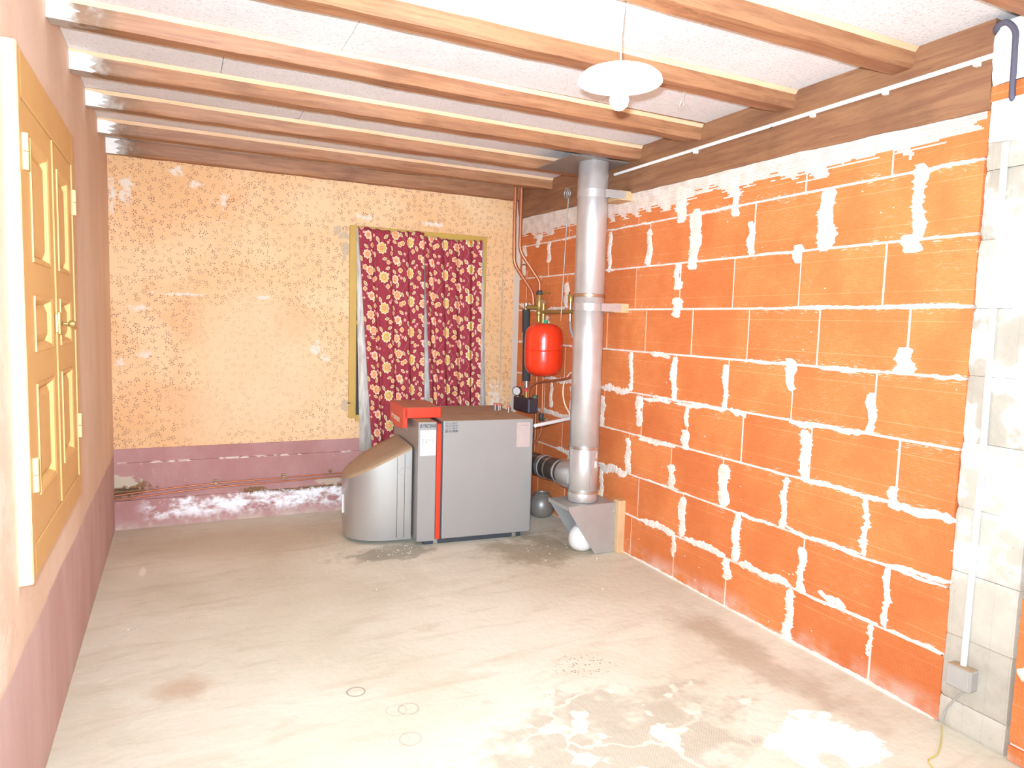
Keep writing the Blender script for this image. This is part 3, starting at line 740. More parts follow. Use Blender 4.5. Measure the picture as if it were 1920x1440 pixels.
def m_curtain():
    t = NT('flowered_curtain_print'); uv = t.n('ShaderNodeUVMap'); uv.uv_map = 'UVMap'; U = uv.outputs[0]
    x, y, _ = t.xyz(U); TW, TH = .275, .44
    nz = t.noise(U, 60, 2); fine = t.noise(U, 300, 2)
    col = t.mix(nz, C('#8a2230'), C('#a02e3e'))
    def loc(cx, cy, rot):
        cx, cy = cx * .275 / .235, cy * .44 / .395
        q_ = t.m('ADD', t.m('DIVIDE', t.m('SUBTRACT', x, cx), TW), .5)
        a = t.m('MULTIPLY', t.m('SUBTRACT', t.m('FRACT', q_), .5), TW)
        ys = t.m('MULTIPLY_ADD', t.m('FLOOR', q_), .172, y)
        b = t.m('MULTIPLY', t.m('SUBTRACT', t.m('FRACT', t.m('ADD', t.m('DIVIDE', t.m('SUBTRACT', ys, cy), TH), .5)), .5), TH)
        if rot:
            cs, sn = math.cos(rot), math.sin(rot)
            a, b = t.m('ADD', t.m('MULTIPLY', a, cs), t.m('MULTIPLY', b, sn)), t.m('SUBTRACT', t.m('MULTIPLY', b, cs), t.m('MULTIPLY', a, sn))
        return a, b
    def flower(col, cx, cy, R, pet, cols, rot=0.0, dy=0.0):
        a, b = loc(cx, cy, 0); r = t.m('SQRT', t.m('ADD', t.m('MULTIPLY', a, a), t.m('MULTIPLY', b, b))); th = t.m('ARCTAN2', b, a)
        R = R * 1.25
        k = t.m('MULTIPLY_ADD', t.m('ABSOLUTE', t.m('COSINE', t.m('MULTIPLY_ADD', th, pet / 2, rot))), .22, .80)
        q = t.m('DIVIDE', t.m('DIVIDE', r, R), k)
        for lim, cc in zip((1.0, .82, .62, .42, .2), cols):
            col = t.mix(t.rmp(q, lim, lim - .06), col, C(cc))
        return col
    def leaf_(col, cx, cy, L, W, rot, c1, c2):
        L, W = L * 1.25, W * 1.25
        a, b = loc(cx, cy, rot); u = t.m('DIVIDE', a, L); v = t.m('DIVIDE', b, W)
        d = t.m('ADD', t.m('MULTIPLY', u, u), t.m('ABSOLUTE', v))
        col = t.mix(t.rmp(d, 1.0, .88), col, C(c1)); return t.mix(t.rmp(d, .62, .52), col, C(c2))
    def vine(col, cx, amp, ph, w=.0014):
        s = t.m('MULTIPLY_ADD', t.m('SINE', t.m('MULTIPLY_ADD', y, 2 * PI / TH * 2, ph)), amp, cx)
        a = t.m('MULTIPLY', t.m('SUBTRACT', t.m('FRACT', t.m('ADD', t.m('DIVIDE', t.m('SUBTRACT', x, s), TW), .5)), .5), TW)
        return t.mix(t.m('MULTIPLY', t.rmp(t.m('ABSOLUTE', a), w * 1.5, w * .5), .6), col, C('#c98a86'))
    col = vine(col, .115, .04, 0.3); col = vine(col, .02, .03, 2.2)
    CR, GY, YG, PE, OR, PK = '#f3dcb4', '#d9bd6c', '#c9a951', '#f0ab7c', '#ee7d4c', '#f0b7a2'
    for a in ((.095, .155, .020, .010, .7), (.145, .085, .019, .010, 2.2), (.035, .135, .020, .011, -1.1), (.030, .335, .019, .010, -1.0), (.125, .245, .019, .010, 1.9), (.100, .345, .018, .009, .4),
              (.190, .235, .020, .010, 1.1), (.215, .055, .019, .010, 2.5), (.175, .125, .018, .009, -.4), (.165, .325, .019, .009, -.7), (.205, .375, .018, .009, .9), (.006, .035, .017, .009, 1.6), (.08, .01, .018, .009, .2), (.225, .175, .017, .009, -.9)):
        col = leaf_(col, a[0], a[1], a[2], a[3], a[4], CR, '#b59a55')
    for cx, cy, r in ((.11, .12, .009), (.125, .135, .007), (.005, .16, .009), (.22, .285, .009), (.205, .30, .007), (.10, .305, .008), (.012, .205, .008), (.155, .02, .008), (.13, .385, .007)):
        col = flower(col, cx, cy, r, 0, (PK, '#e89a8c'))
    for cx, cy, r, k in ((.150, .190, .017, 5), (.095, .225, .015, 4), (.215, .11, .016, 5), (.215, .335, .016, 4), (.0, .275, .015, 5), (.14, .05, .015, 4), (.105, .385, .014, 5)):
        col = flower(col, cx, cy, r, k, (CR, PE, OR, YG))
    col = flower(col, .062, .080, .036, 9, (CR, YG, GY, OR, PK)); col = flower(col, .068, .285, .035, 10, (CR, GY, YG, '#e2a25e', PK), 1.0)
    col = flower(col, .185, .170, .029, 7, (CR, PE, OR, PE, YG), .5); col = flower(col, .170, .275, .028, 8, (CR, PE, PE, OR, CR), .2); col = flower(col, .185, .005, .027, 7, (CR, PK, PE, OR, YG), .9)
    col = t.mix(t.rmp(fine, .45, .75, 0, .18), col, C('#f0d8c8'))
    t.bump(fine, .15, .001)
    return t.fin(col, .9, 0, .15)
CURT = m_curtain()
def m_lining():
    t = NT('greyed_white_lining'); n = t.noise(t.scale(t.pos(), (9, 9, 1.4)), 6, 4)
    return t.fin(t.mix(t.rmp(n, .3, .7), C('#b7aa9c'), C('#dcd3c7')), .9)
LIN = m_lining()
def curtain(xa0, xb0, xa1, xb1, zt, zbm, label, seed, yb=YF - .05):
    """cloth hung from (xa0..xb0) at the top to (xa1..xb1) at the foot"""
    rnd = random.Random(seed); nx, nz = 150, 50; W = (xb0 - xa0) * 1.28
    fr = [(rnd.uniform(20, 30), rnd.uniform(0, 6), rnd.uniform(.45, .9)), (rnd.uniform(38, 52), rnd.uniform(0, 6), rnd.uniform(.25, .5)), (rnd.uniform(70, 90), rnd.uniform(0, 6), .14)]
    V = []; UV = []
    sag = lambda s: .018 * math.sin(PI * s) ** 2 * .6
    for j in range(nz + 1):
        t = j / nz
        for i in range(nx + 1):
            s = i / nx; fx = sum(a * math.sin(f * s * (xb0 - xa0) * 2 + p + .5 * t * math.sin(3 * s + p)) for f, p, a in fr)
            ws = s + .012 * math.sin(fr[0][0] * s * (xb0 - xa0) * 2 + fr[0][1] + 1.3)
            x = (xa0 + (xb0 - xa0) * ws) * (1 - t) + (xa1 + (xb1 - xa1) * ws) * t
            amp = .013 + .008 * t
            z = zt - sag(s) * (1 - t) + .004 * math.sin(40 * s + seed) * (1 - t) - (zt - zbm) * t
            V.append((x, yb + amp * fx, z)); UV.append((s * W + seed * .137, z))
    m = MB(); m.v = V
    for j in range(nz):
        for i in range(nx):
            a = j * (nx + 1) + i; m.f.append((a, a + 1, a + nx + 2, a + nx + 1)); m.mi.append(0)
    rt_ = thing('curtain', ((xa0 + xb0) / 2, yb, zbm), label, 'curtain', 'flowered curtains')
    o = m.build('cloth', CURT, rt_, smooth=180)
    uvl = o.data.uv_layers.new(name='UVMap')
    for lp in o.data.loops: uvl.data[lp.index].uv = UV[lp.vertex_index]
    o.modifiers.new('thickness', 'SOLIDIFY').thickness = .0015
    return rt_
cA = curtain(1.180, 1.668, 1.300, 1.700, 2.085, .42, 'dark red flowered curtain panel on the left, hanging down behind the hood', 3)
cB = curtain(1.668, 2.150, 1.765, 2.165, 2.058, .46, 'dark red flowered curtain panel on the right, nearest the copper pipes', 5)
def lining(par, pts):
    m = MB(); m.quadgrid([[(a, YF - .034, z) for a, b, z in pts], [((a + b) / 2, YF - .030, z) for a, b, z in pts], [(b, YF - .034, z) for a, b, z in pts]])
    o = m.build('lining', LIN, par, smooth=180); o.modifiers.new('thickness', 'SOLIDIFY').thickness = .001
lining(cA, [(1.168, 1.24, 2.075), (1.176, 1.25, 1.5), (1.19, 1.30, 1.0), (1.205, 1.34, .44)])
lining(cB, [(2.12, 2.172, 2.05), (2.12, 2.188, 1.6), (2.125, 2.205, 1.1), (2.13, 2.232, .55)])
lining(cB, [(1.64, 1.69, 1.95), (1.65, 1.72, 1.4), (1.66, 1.765, 1.0), (1.67, 1.79, .6)])

# ================================================================ boiler
BROT = math.radians(-4.6)
bo = thing('oil_boiler', (1.328, 4.045, 0), 'grey floor-standing boiler with orange-red control box and silver burner hood', 'boiler', rot=BROT)
def bl(m, name, mats, par=bo, **k): return m.build(name, mats, par, local=True, **k)
DB = .75; ZB, ZT = .042, .800
bl(MB().box(.16, .772, .0, DB, ZB, ZT, 0, 1), 'casing', [GREYB, DUST], bevel=.006)
# front section with its own cap
fp = MB().box(.0, .118, .0, DB, ZB - .008, ZT - .004, 0, 1)
front = bl(fp, 'front_panel', [GREYB, DUST], bevel=.006)
bl(MB().box(.119, .147, -.004, DB, ZB + .004, ZT - .018), 'red_strip', REDB, bevel=.003)
bl(MB().box(.145, .161, .010, DB - .01, ZB, ZT - .012), 'shadow_gap', DARK)
# plinth
bl(MB().box(.055, .72, .045, DB - .05, 0.0, ZB + .002), 'plinth', DARK, bevel=.003)
for x in (.13, .67): bl(MB().box(x - .014, x + .014, .036, .05, .003, .036), 'levelling_foot', CHROME, bevel=.002)
# control unit
cu = MB().box(-.055, .185, .155, .585, ZT - .001, ZT + .068, 0, 1)
cuo = bl(cu, 'control_unit', [REDB, DUSTRED], bevel=.004)
m = MB(); P = []
for i in range(13):
    y = .155 + .43 * i / 12; dz = .018 * math.sin(PI * i / 12)
    P.append([(-.062 - .004 * math.sin(PI * i / 12), y, ZT + .064), (-.062 - .004 * math.sin(PI * i / 12), y, ZT - .062 - dz + .0), (-.036, y, ZT - .062 - dz), (-.036, y, ZT + .064), (-.062 - .004 * math.sin(PI * i / 12), y, ZT + .064)])
m.quadgrid(P)
for r in (P[0], P[-1]):
    b = len(m.v); m.v += r[:4]; m.f.append(tuple(range(b, b + 4))); m.mi.append(0)
bl(m, 'front_lip', REDB, cuo)
bl(MB().text('viessmann', .060, (-.0675, .50, ZT - .035), (0, -1, 0), (0, 0, 1), .0012, 0, .002, .27), 'logo', LOGO, cuo)
bl(MB().text('Vitola 200', .028, (-.0005, .44, ZT - .105), (0, -1, 0), (0, 0, 1), .0012, 0, 0, .15), 'type_lettering', LOGO, front)
bl(MB().box(-.02, 0, .60, .66, .565, .573), 'front_catch', CHROME, front)
# notice, marker writing, faded sticker
bl(MB().box(.012, .112, -.0022, -.0002, ZT - .215, ZT - .055), 'notice_sheet', PAPER)
g = MB()
g.text('RELEVE DES VISITES', .010, (.025, 0, ZT - .098), (1, 0, 0), (0, 0, 1), .0028, 0, 0, .075)
for i in range(10): g.box(.022, .034, -.0030, -.0026, ZT - .112 - i * .0102, ZT - .1095 - i * .0102)
for i, j in ((0, 0), (0, 1), (0, 2), (1, 0), (1, 1), (1, 2), (2, 0), (2, 2)): g.box(.046 + j * .02, .056 + j * .021, -.0030, -.0026, ZT - .112 - i * .0102, ZT - .109 - i * .0102)
bl(g, 'notice_print', PRINTG)
bl(MB().text('ENTRETENUE', .030, (.008, 0, ZT - .038), (1, 0, 0), (0, 0, 1), .0012, 0, .0004, .104), 'marker_lettering', INK)
w = MB()
for i, s in enumerate(('27-11-2017', '18-12-2018', '15-11-2019')): w.text(s, .017, (.170, 0, ZT - .022 - i * .0165), (1, 0, .02), (0, 0, 1), .0012, 0, 0, .08)
w.text('23-12-2020', .018, (.170, 0, ZT - .073), (1, 0, .02), (0, 0, 1), .0012, 0, .0006, .085)
bl(w, 'handwritten_dates', INK)
bl(MB().box(.655, .748, -.0016, -.0002, ZT - .185, ZT - .022), 'faded_sticker', plain('faded_sticker', '#b9a197', .7, 0, .12, 30))
bl(MB().text('--------', .02, (.685, 0, ZT - .045), (1, 0, 0), (0, 0, 1), .0024, 0, 0, .055), 'sticker_print', PRINTG)
# burner hood: D-shaped plan, lid sloping to the front
def hood_plan(n=30):
    pts = []
    cx, cy, a, b = -.012, .36, .40, .255
    for i in range(n + 1):
        th = -PI / 2 + PI * i / n
        c, s = math.cos(th), math.sin(th); e = 2 / 2.7
        pts.append((cx - a * abs(c) ** e, cy + b * (1 if s > 0 else -1) * abs(s) ** e))
    return pts
HPn = hood_plan()
def lid_z(x): t = min(1, max(0, -x / .41)); return .622 - .175 * t - .035 * t * t
m = MB(); rows = []
for k in range(9):
    f_ = k / 8; r = []
    for x, y in HPn:
        zt = lid_z(x) - .012; sh = 1 - .02 * (1 - f_) ** 3
        r.append((-.012 + (x + .012) * sh, .36 + (y - .36) * sh, ZB - .018 + (zt - ZB + .018) * f_))
    rows.append(r)
m.quadgrid(rows)
hood = bl(m, 'burner_hood', SILVER, smooth=60)
m = MB(); inner = [[(-.012 + (x + .012) * s, .36 + (y - .36) * s, lid_z(-.012 + (x + .012) * s) + o) for x, y in HPn] for s, o in ((1.0, -.012), (.985, -.002), (.93, .006), (.6, .008), (.25, .009), (.0, .010))]
m.quadgrid(inner); bl(m, 'lid', DUST, hood, smooth=60)
# seams and pocket grip on the near flank
def flank(x):
    for (x0, y0), (x1, y1) in zip(HPn[:-1], HPn[1:]):
        if (x0 - x) * (x1 - x) <= 0 and x0 != x1 and y0 < .36: return y0 + (y1 - y0) * (x - x0) / (x1 - x0)
    return .11
for x in (-.105, -.058):
    y = flank(x) - .0006; z1 = lid_z(x) - .015
    bl(MB().box(x - .0012, x + .0012, y - .001, y + .003, ZB, z1), 'seam', DARK, hood)
gr = []
for a in range(9):
    th = PI / 2 + PI * a / 8; gr.append((-.062 + .03 * math.cos(th), flank(-.07) - .0012, .465 + .026 * math.sin(th)))
bl(MB().tube([(-.014, flank(-.02) - .0012, .491)] + gr + [(-.014, flank(-.02) - .0012, .439)], .0009, 5), 'grip_outline', GREYB, hood)
bl(MB().box(-.418, -.409, .315, .335, .17, .29), 'latch', WHITEP, hood, bevel=.002)
# top details: oval rust ring and capped stubs
ring = MB(); pth = [(.50 + .13 * math.cos(2 * PI * i / 40), .28 + .07 * math.sin(2 * PI * i / 40), ZT + .0015) for i in range(41)]
ring.tube(pth, .0022, 6); bl(ring, 'cover_ring', plain('rust', '#8a5a36', .8), )
for x, y, h in ((.665, .455, .04), (.69, .45, .036), (.71, .47, .036), (.722, .335, .034)):
    s = bl(MB().cyl((x, y, ZT), (x, y, ZT + h), .010, 12), 'stub_pipe', CHROME, smooth=40)
    bl(MB().cyl((x, y, ZT + h - .004), (x, y, ZT + h + .012), .012, 12), 'cap', plain('faded_red_cap', '#c76a5c', .6), s, smooth=40)
bl(MB().cyl((.77, .33, .44), (.80, .33, .44), .085, 24), 'flue_collar', GALV, smooth=40)

# ================================================================ flue
PXB, PYB = 2.288, 3.65; PR = .093; ZPL = .322
def m_flue():
    t = NT('brushed_stainless'); n = t.noise(t.scale(t.pos(), (1, 1, 60)), 3, 4, .6); n1 = t.noise(t.pos(), 5, 3)
    t.bump(n, .05, .002)
    return t.fin(t.mix(t.rmp(n1, .3, .7), C('#c4bfba'), C('#d2cdc8')), t.rmp(n, .3, .7, .30, .40), .66)
STEEL = m_flue()
fp_ = thing('flue_pipe', (PXB, PYB, ZPL), 'tall shiny stainless steel flue pipe rising from floor bracket to ceiling', 'flue pipe')
def px(z): return PXB - .010 * (z - ZPL) / 2.1
def seg(z0, z1, r=PR): return MB().lathe([(r - .004, 0), (r, .004), (r, z1 - z0 - .004), (r - .004, z1 - z0)], (px(z0), PYB, z0), (px(z1) - px(z0), 0, z1 - z0), 40)
for z0, z1 in ((ZPL, .388), (.388, .665), (.665, 1.60), (1.60, 2.52)):
    seg(z0, z1, PR + (.003 if z0 == ZPL else 0)).build('pipe_section', STEEL, fp_, smooth=50)
for z, mt in ((.665, CHROME), (1.605, plain('tarnished_band', '#b28a6d', .4, .7)), (.386, CHROME)):
    MB().lathe([(PR + .001, -.010), (PR + .005, -.008), (PR + .005, .008), (PR + .001, .010)], (px(z), PYB, z), (0, 0, 1), 40).build('clamp_band', mt, fp_, smooth=50)
def arc_patch(a0, a1, z0, z1, off):
    P = [[(px(z) + (PR + off) * math.cos(math.radians(a0 + (a1 - a0) * i / 6)), PYB + (PR + off) * math.sin(math.radians(a0 + (a1 - a0) * i / 6)), z) for i in range(7)] for z in (z0, z1)]
    return MB().quadgrid(P)
arc_patch(-94, -88, .395, .655, .0025).build('seam_flap', GALV, fp_)
arc_patch(-76, -60, .545, .585, .0015).build('rating_label', PAPER, fp_)
arc_patch(-72, -58, .60, .64, .0015).build('rating_label', plain('pale_label', '#c9b6ac', .7), fp_)
# branch to the boiler
tb = Vector((px(.46), PYB, .462)); e1 = Vector((2.236, 4.26, .446)); dv = (e1 - tb).normalized()
MB().lathe([(.094, .04), (.092, .17), (.085, .185), (.083, .20)], tb, dv, 30).build('tee_branch', STEEL, fp_, smooth=50)
cn = fp_
c0 = tb + dv * .19
MB().tube([c0, e1 - dv * .02, e1 + dv * .08 + Vector((-.06, 0, 0)), (2.158, 4.385, .444)], .076, 26, fillet=.09).build('boiler_connector', plain('sooty_pipe', '#5b5048', .35, .6, .3, 9), cn, smooth=60)
for q, r, mt in ((.245, .079, GALV), (.36, .079, CHROME), (.43, .080, GALV), (.46, .079, CHROME)):
    MB().lathe([(r - .003, -.010), (r, -.006), (r, .006), (r - .003, .010)], tb + dv * q, dv, 26).build('connector_band', mt, cn, smooth=50)
# wall clamps
for z in (2.215, 1.535):
    cl = MB().lathe([(PR + .001, -.022), (PR + .0025, -.022), (PR + .0025, .022), (PR + .001, .022)], (px(z), PYB, z), (0, 0, 1), 40)
    cl.box(px(z) + .03, 2.415, PYB - PR - .006, PYB - PR - .003, z - .024, z + .024); cl.box(2.4155, 2.455, PYB - PR - .006, PYB - PR - .003, z - .022, z + .022)
    c_ = cl.build('wall_clamp', STEEL, fp_, smooth=40)
    MB().box(2.405, XR + .002, PYB - PR - .002, PYB + .06, z - .028, z + .028).build('wooden_block', PINE, c_, bevel=.002)
# plate where it enters the ceiling
MB().box(2.06, 2.46, 3.54, 3.97, 2.402, 2.408).build('ceiling_plate', plain('dull_zinc', '#8d847c', .5, .5), fp_)

fs = thing('flue_bracket', (2.3, PYB, 0), 'galvanised sheet-metal bracket carrying the flue foot above the floor', 'bracket')
for y in (3.53, 3.765):
    MB().prism([(2.118, .318), (2.118, .300), (2.318, .004), (2.462, .002), (2.462, .318)], 1, y, y + .003).build('side_plate', GALV, fs)
MB().box(2.112, 2.462, 3.529, 3.769, .316, .320).build('top_plate', [GALV], fs)
MB().box(2.110, 2.114, 3.529, 3.769, .296, .319).build('front_lip', GALV, fs)
for z in (.06, .16, .26): MB().cyl((2.452, 3.53, z), (2.452, 3.526, z), .004, 8).build('screw', CHROME, fs)
for y, lb in ((3.497, 'pale pine post stub under the flue bracket, towards the camera'), (3.770, 'pale pine post stub behind the flue bracket')):
    tag(MB().box(2.463, XR + .003, y, y + .062, 0, .335).build('wooden_post', PINE, bevel=.003), lb, 'post', 'flue bracket posts')

# round pots
CER = plain('white_glazed_pot', '#e4dfd8', .35, 0, .05, 14)
def pot(c, R, mat, label, tilt=0):
    t = thing('round_pot', (c[0], c[1], 0), label, 'pot', 'round pots by the flue')
    pr = [(R * .42, .0), (R * .72, R * .12), (R * .95, R * .45), (R, R * .85), (R * .93, R * 1.25), (R * .72, R * 1.6), (R * .58, R * 1.72), (R * .60, R * 1.82), (R * .54, R * 1.82), (R * .50, R * 1.66), (R * .6, R * 1.5), (R * .8, R * 1.1), (R * .8, R * .5), (0, R * .2)]
    MB().lathe(pr, (c[0], c[1], .001), (0, 0, 1), 28).build('body', mat, t, smooth=60)
    return t
pot((2.292, 3.648), .084, CER, 'round white pot standing inside the sheet-metal flue bracket')
pot((2.405, 4.40), .098, plain('dull_metal_pot', '#8f857b', .4, .4, .15, 10), 'round dull grey pot standing behind the boiler')

# ================================================================ red vessel and its pipework
VX, VY = 2.335, 4.315
ev = thing('expansion_vessel', (VX, VY, 1.05), 'glossy red round expansion tank hanging between copper pipes', 'tank')
MB().lathe([(.02, .0), (.06, .004), (.098, .018), (.122, .044), (.133, .08), (.135, .12), (.135, .188)], (VX, VY, 1.052), (0, 0, 1), 40).build('lower_shell', REDP, ev, smooth=60)
MB().lathe([(.135, .182), (.135, .265), (.132, .30), (.122, .335), (.098, .360), (.06, .373), (.0, .377)], (VX, VY, 1.052), (0, 0, 1), 40).build('upper_shell', REDP, ev, smooth=60)
MB().lathe([(.134, -.006), (.140, -.004), (.141, .003), (.134, .006)], (VX, VY, 1.237), (0, 0, 1), 40).build('seam_band', REDP, ev, smooth=60)
MB().cyl((VX + .10, VY + .06, 1.237), (XR, VY + .12, 1.237), .006, 8).build('wall_strap', REDP, ev)
MB().cyl((VX + .02, VY + .02, 1.42), (VX + .02, VY + .02, 1.452), .014, 12).build('green_collar', plain('green_plastic', '#1f9468', .5), ev)
def pipe(pts, r, mat, label, name='copper_pipe', cat='pipe', fil=.05, group='copper heating pipes'):
    return tag(MB().tube(pts, r, 12, fillet=fil).build(name, mat, smooth=60), label, cat, group)
pipe([(2.262, 4.70, 2.48), (2.262, 4.70, 2.1), (2.268, 4.70, 1.865), (2.425, 4.68, 1.655), (2.43, 4.68, 1.566)], .0135, COPPER, 'left one of the two thick copper pipes coming down from the ceiling')
pipe([(2.312, 4.70, 2.48), (2.312, 4.70, 1.965), (2.470, 4.66, 1.74), (2.470, 4.66, 1.678)], .0135, COPPER, 'right one of the two thick copper pipes, ending at the brass valve')
pipe([(2.33, 4.70, 1.86), (2.37, 4.72, 1.875), (2.40, 4.74, 1.84), (2.40, 4.74, 1.52)], .004, COPPER, 'thin copper tube looping off beside the thick pipes')
va = thing('mixing_valve', (2.465, 4.655, 1.44), 'brass valve with lever above the red tank', 'valve')
MB().lathe([(.016, .0), (.016, .05), (.024, .055), (.024, .075), (.018, .08), (.026, .10), (.03, .14), (.022, .17), (.018, .20)], (2.468, 4.655, 1.44), (0, 0, 1), 16).build('body', BRASS, va, smooth=40)
MB().cyl((2.36, 4.65, 1.545), (2.47, 4.655, 1.545), .017, 12).build('side_port', BRASS, va, smooth=40)
MB().lathe([(.026, 0), (.026, .02), (.02, .022), (.02, .03)], (2.468, 4.655, 1.645), (0, 0, 1), 16).build('union_nut', DARK, va, smooth=40)
MB().tube([(2.468, 4.64, 1.66), (2.50, 4.60, 1.66), (2.505, 4.56, 1.655)], .005, 8).lathe([(0, -.011), (.011, 0), (0, .011)], (2.505, 4.56, 1.655), (0, 0, 1), 12).build('lever', BRASS, va, smooth=40)
mf = thing('brass_manifold', (2.46, 4.3, 1.42), 'brass crosspiece running along the wall above the red tank', 'manifold')
MB().cyl((2.455, 4.56, 1.43), (2.455, 4.56, 1.58), .018, 14).build('riser', BRASS, mf, smooth=40)
MB().cyl((2.455, 4.56, 1.575), (2.455, 4.56, 1.60), .02, 6).build('cap_nut', CHROME, mf)
MB().cyl((2.455, 4.56, 1.512), (2.455, 4.10, 1.514), .0165, 14).build('crossbar', BRASS, mf, smooth=40)
MB().cyl((2.455, 4.165, 1.45), (2.455, 4.165, 1.575), .011, 12).build('nipple', CHROME, mf, smooth=40)
av = thing('air_vent', (2.455, 4.165, 1.575), 'small brass air vent capsule close to the flue pipe', 'air vent')
MB().lathe([(.008, 0), (.019, .004), (.021, .02), (.021, .045), (.024, .05), (.022, .056), (0, .058)], (2.455, 4.165, 1.575), (0, 0, 1), 16).build('capsule', BRASS, av, smooth=40)
MB().cyl((2.445, 4.17, 1.63), (2.445, 4.17, 1.65), .005, 8).build('vent_pin', DARK, av)
pipe([(2.455, 4.165, 1.45), (2.46, 4.165, 1.40), (2.478, 4.15, 1.33)], .010, plain('grey_hose', '#8b8884', .6), 'short grey hose under the brass air vent', 'hose', 'hose', .03, None)
pipe([(2.478, 4.15, 1.34), (2.478, 4.15, 1.10)], .0065, COPPER, 'thin upright copper tube beside the flue pipe, right of the red tank')
pipe([(2.385, 4.63, .864), (2.385, 4.62, .95), (2.42, 4.55, .985), (2.43, 4.15, 1.045), (2.45, 4.0, 1.09)], .0095, COPPER, 'bent copper pipe passing under the red tank', fil=.06)
pipe([(2.445, 4.61, 1.06), (2.445, 4.61, .45)], .0105, COPPER, 'straight upright copper pipe behind the bent one, nearer the corner')
pipe([(2.468, 4.555, 1.05), (2.468, 4.555, .585), (2.42, 4.60, .50), (2.34, 4.68, .47)], .0105, COPPER, 'upright copper pipe curving back behind the boiler at its foot', fil=.08)
iv = thing('shutoff_valve', (2.46, 4.55, .70), 'small brass shut-off valve on the upright copper pipes', 'valve')
MB().lathe([(.013, -.03), (.02, -.02), (.02, .02), (.013, .03)], (2.46, 4.55, .72), (0, 0, 1), 12).build('body', DARK, iv, smooth=40)
MB().cyl((2.46, 4.55, .72), (2.44, 4.44, .715), .007, 8).build('stem', BRASS, iv)
MB().cyl((2.44, 4.44, .715), (2.438, 4.425, .715), .014, 10).build('handle', CHROME, iv)
ins = thing('insulated_pipe', (2.395, 4.70, .9), 'upright pipe in black foam sleeve behind the red tank', 'pipe')
MB().cyl((2.385, 4.70, 1.36), (2.382, 4.70, 1.53), .03, 16).build('foam_sleeve', RUBBER, ins, smooth=40)
MB().cyl((2.40, 4.70, .985), (2.392, 4.70, 1.36), .031, 16).build('foam_sleeve', RUBBER, ins, smooth=40)
MB().cyl((2.405, 4.70, .88), (2.403, 4.70, .985), .022, 16).build('steel_tail', CHROME, ins, smooth=40)
MB().cyl((2.38, 4.70, 1.53), (2.38, 4.70, 1.575), .018, 12).build('top_nut', CHROME, ins, smooth=40)
pg = thing('pump_group', (2.387, 4.68, .75), 'black plastic safety group box beside the boiler top', 'pump group')
MB().box(2.346, 2.432, 4.55, 4.81, .750, .862).build('housing', BLACKP, pg, bevel=.012)
MB().lathe([(.036, -.012), (.036, .012), (.032, .013)], (2.335, 4.72, .905), (-.75, -.66, 0), 24).build('gauge_case', BLACKP, pg, smooth=40)
MB().lathe([(.030, .0135), (.0, .0137)], (2.335, 4.72, .905), (-.75, -.66, 0), 24).build('gauge_dial', plain('gauge_dial', '#cfc6bc', .5), pg)
MB().cyl((2.345, 4.725, .86), (2.345, 4.725, .88), .009, 10).build('gauge_stem', BRASS, pg)
MB().cyl((2.385, 4.66, .862), (2.385, 4.66, .905), .016, 12).build('relief_valve', BRASS, pg, smooth=40)
MB().lathe([(.018, 0), (.017, .02), (.008, .03), (0, .032)], (2.385, 4.66, .903), (0, 0, 1), 12).build('red_cap', plain('red_cap', '#d2473f', .5), pg, smooth=40)
MB().cyl((2.418, 4.58, .862), (2.418, 4.58, .885), .022, 14).build('hand_wheel', plain('dark_green_wheel', '#4c5a45', .6), pg, smooth=40)
tag(MB().cyl((2.114, 3.99, .752), (2.452, 4.12, .770), .0125, 14).build('drain_pipe', WHITEP, smooth=40), 'thin white plastic pipe slanting from the boiler to the wall', 'pipe')
tag(MB().tube([(2.46, 4.06, 1.115), (2.462, 4.15, 1.09), (2.465, 4.235, 1.02), (2.468, 4.255, .94), (2.466, 4.22, .86), (2.47, 4.15, .80), (2.48, 4.13, .775)], .0055, 8, fillet=.04).build('white_cable', plain('cream_cable', '#e6d3b0', .6), smooth=60), 'cream cable bowing out beside the flue pipe', 'cable')
wire = thing('hanging_wire', (2.465, 4.26, 1.45), 'thin wire with a coiled loop hanging from the beam left of the flue', 'wire')
lp = [(2.468 - .001 * i, 4.26 + .034 * math.sin(2 * PI * i / 16), 2.335 + .034 * math.cos(2 * PI * i / 16)) for i in range(33)]
MB().tube(lp, .0035, 6).build('loop', GALV, wire, smooth=60)
MB().cyl((2.462, 4.26, 2.30), (2.428, 4.245, 1.50), .004, 8).build('strand', GALV, wire, smooth=60)
MB().cyl((2.428, 4.245, 1.50), (2.428, 4.244, 1.448), .006, 8).build('sensor_tip', COPPER, wire, smooth=60)

# two thin pipes along the far wall
for z0, z1, lb in ((.262, .285, 'upper thin copper pipe clipped along the foot of the far wall'), (.232, .262, 'lower thin copper pipe clipped along the foot of the far wall')):
    tag(MB().tube([(XL + .004, YF - .03, z0 - .03), (XL + .35, YF - .032, z0 - .005), (.2, YF - .034, (z0 * 2 + z1) / 3), (1.35, YF - .034, z1)], .0055, 8).build('heating_pipe', COPPER, smooth=60), lb, 'pipe', 'thin pipes along the far wall')
for i, x in enumerate((.215, .66, .99)):
    z = .243 + .022 * x
    c_ = thing('pipe_clip', (x, YF - .02, z), ('first', 'second', 'third')[i] + ' small brass clip from the left corner holding the thin pipes', 'clip', 'pipe clips')
    MB().box(x - .016, x + .016, YF - .046, YF - .030, z + .012, z + .020).box(x - .016, x + .016, YF - .046, YF - .028, z + .038, z + .046).build('jaw', BRASS, c_, bevel=.002)
    MB().cyl((x, YF - .012, z + .028), (x, YF - .052, z + .028), .006, 8).build('screw', CHROME, c_)

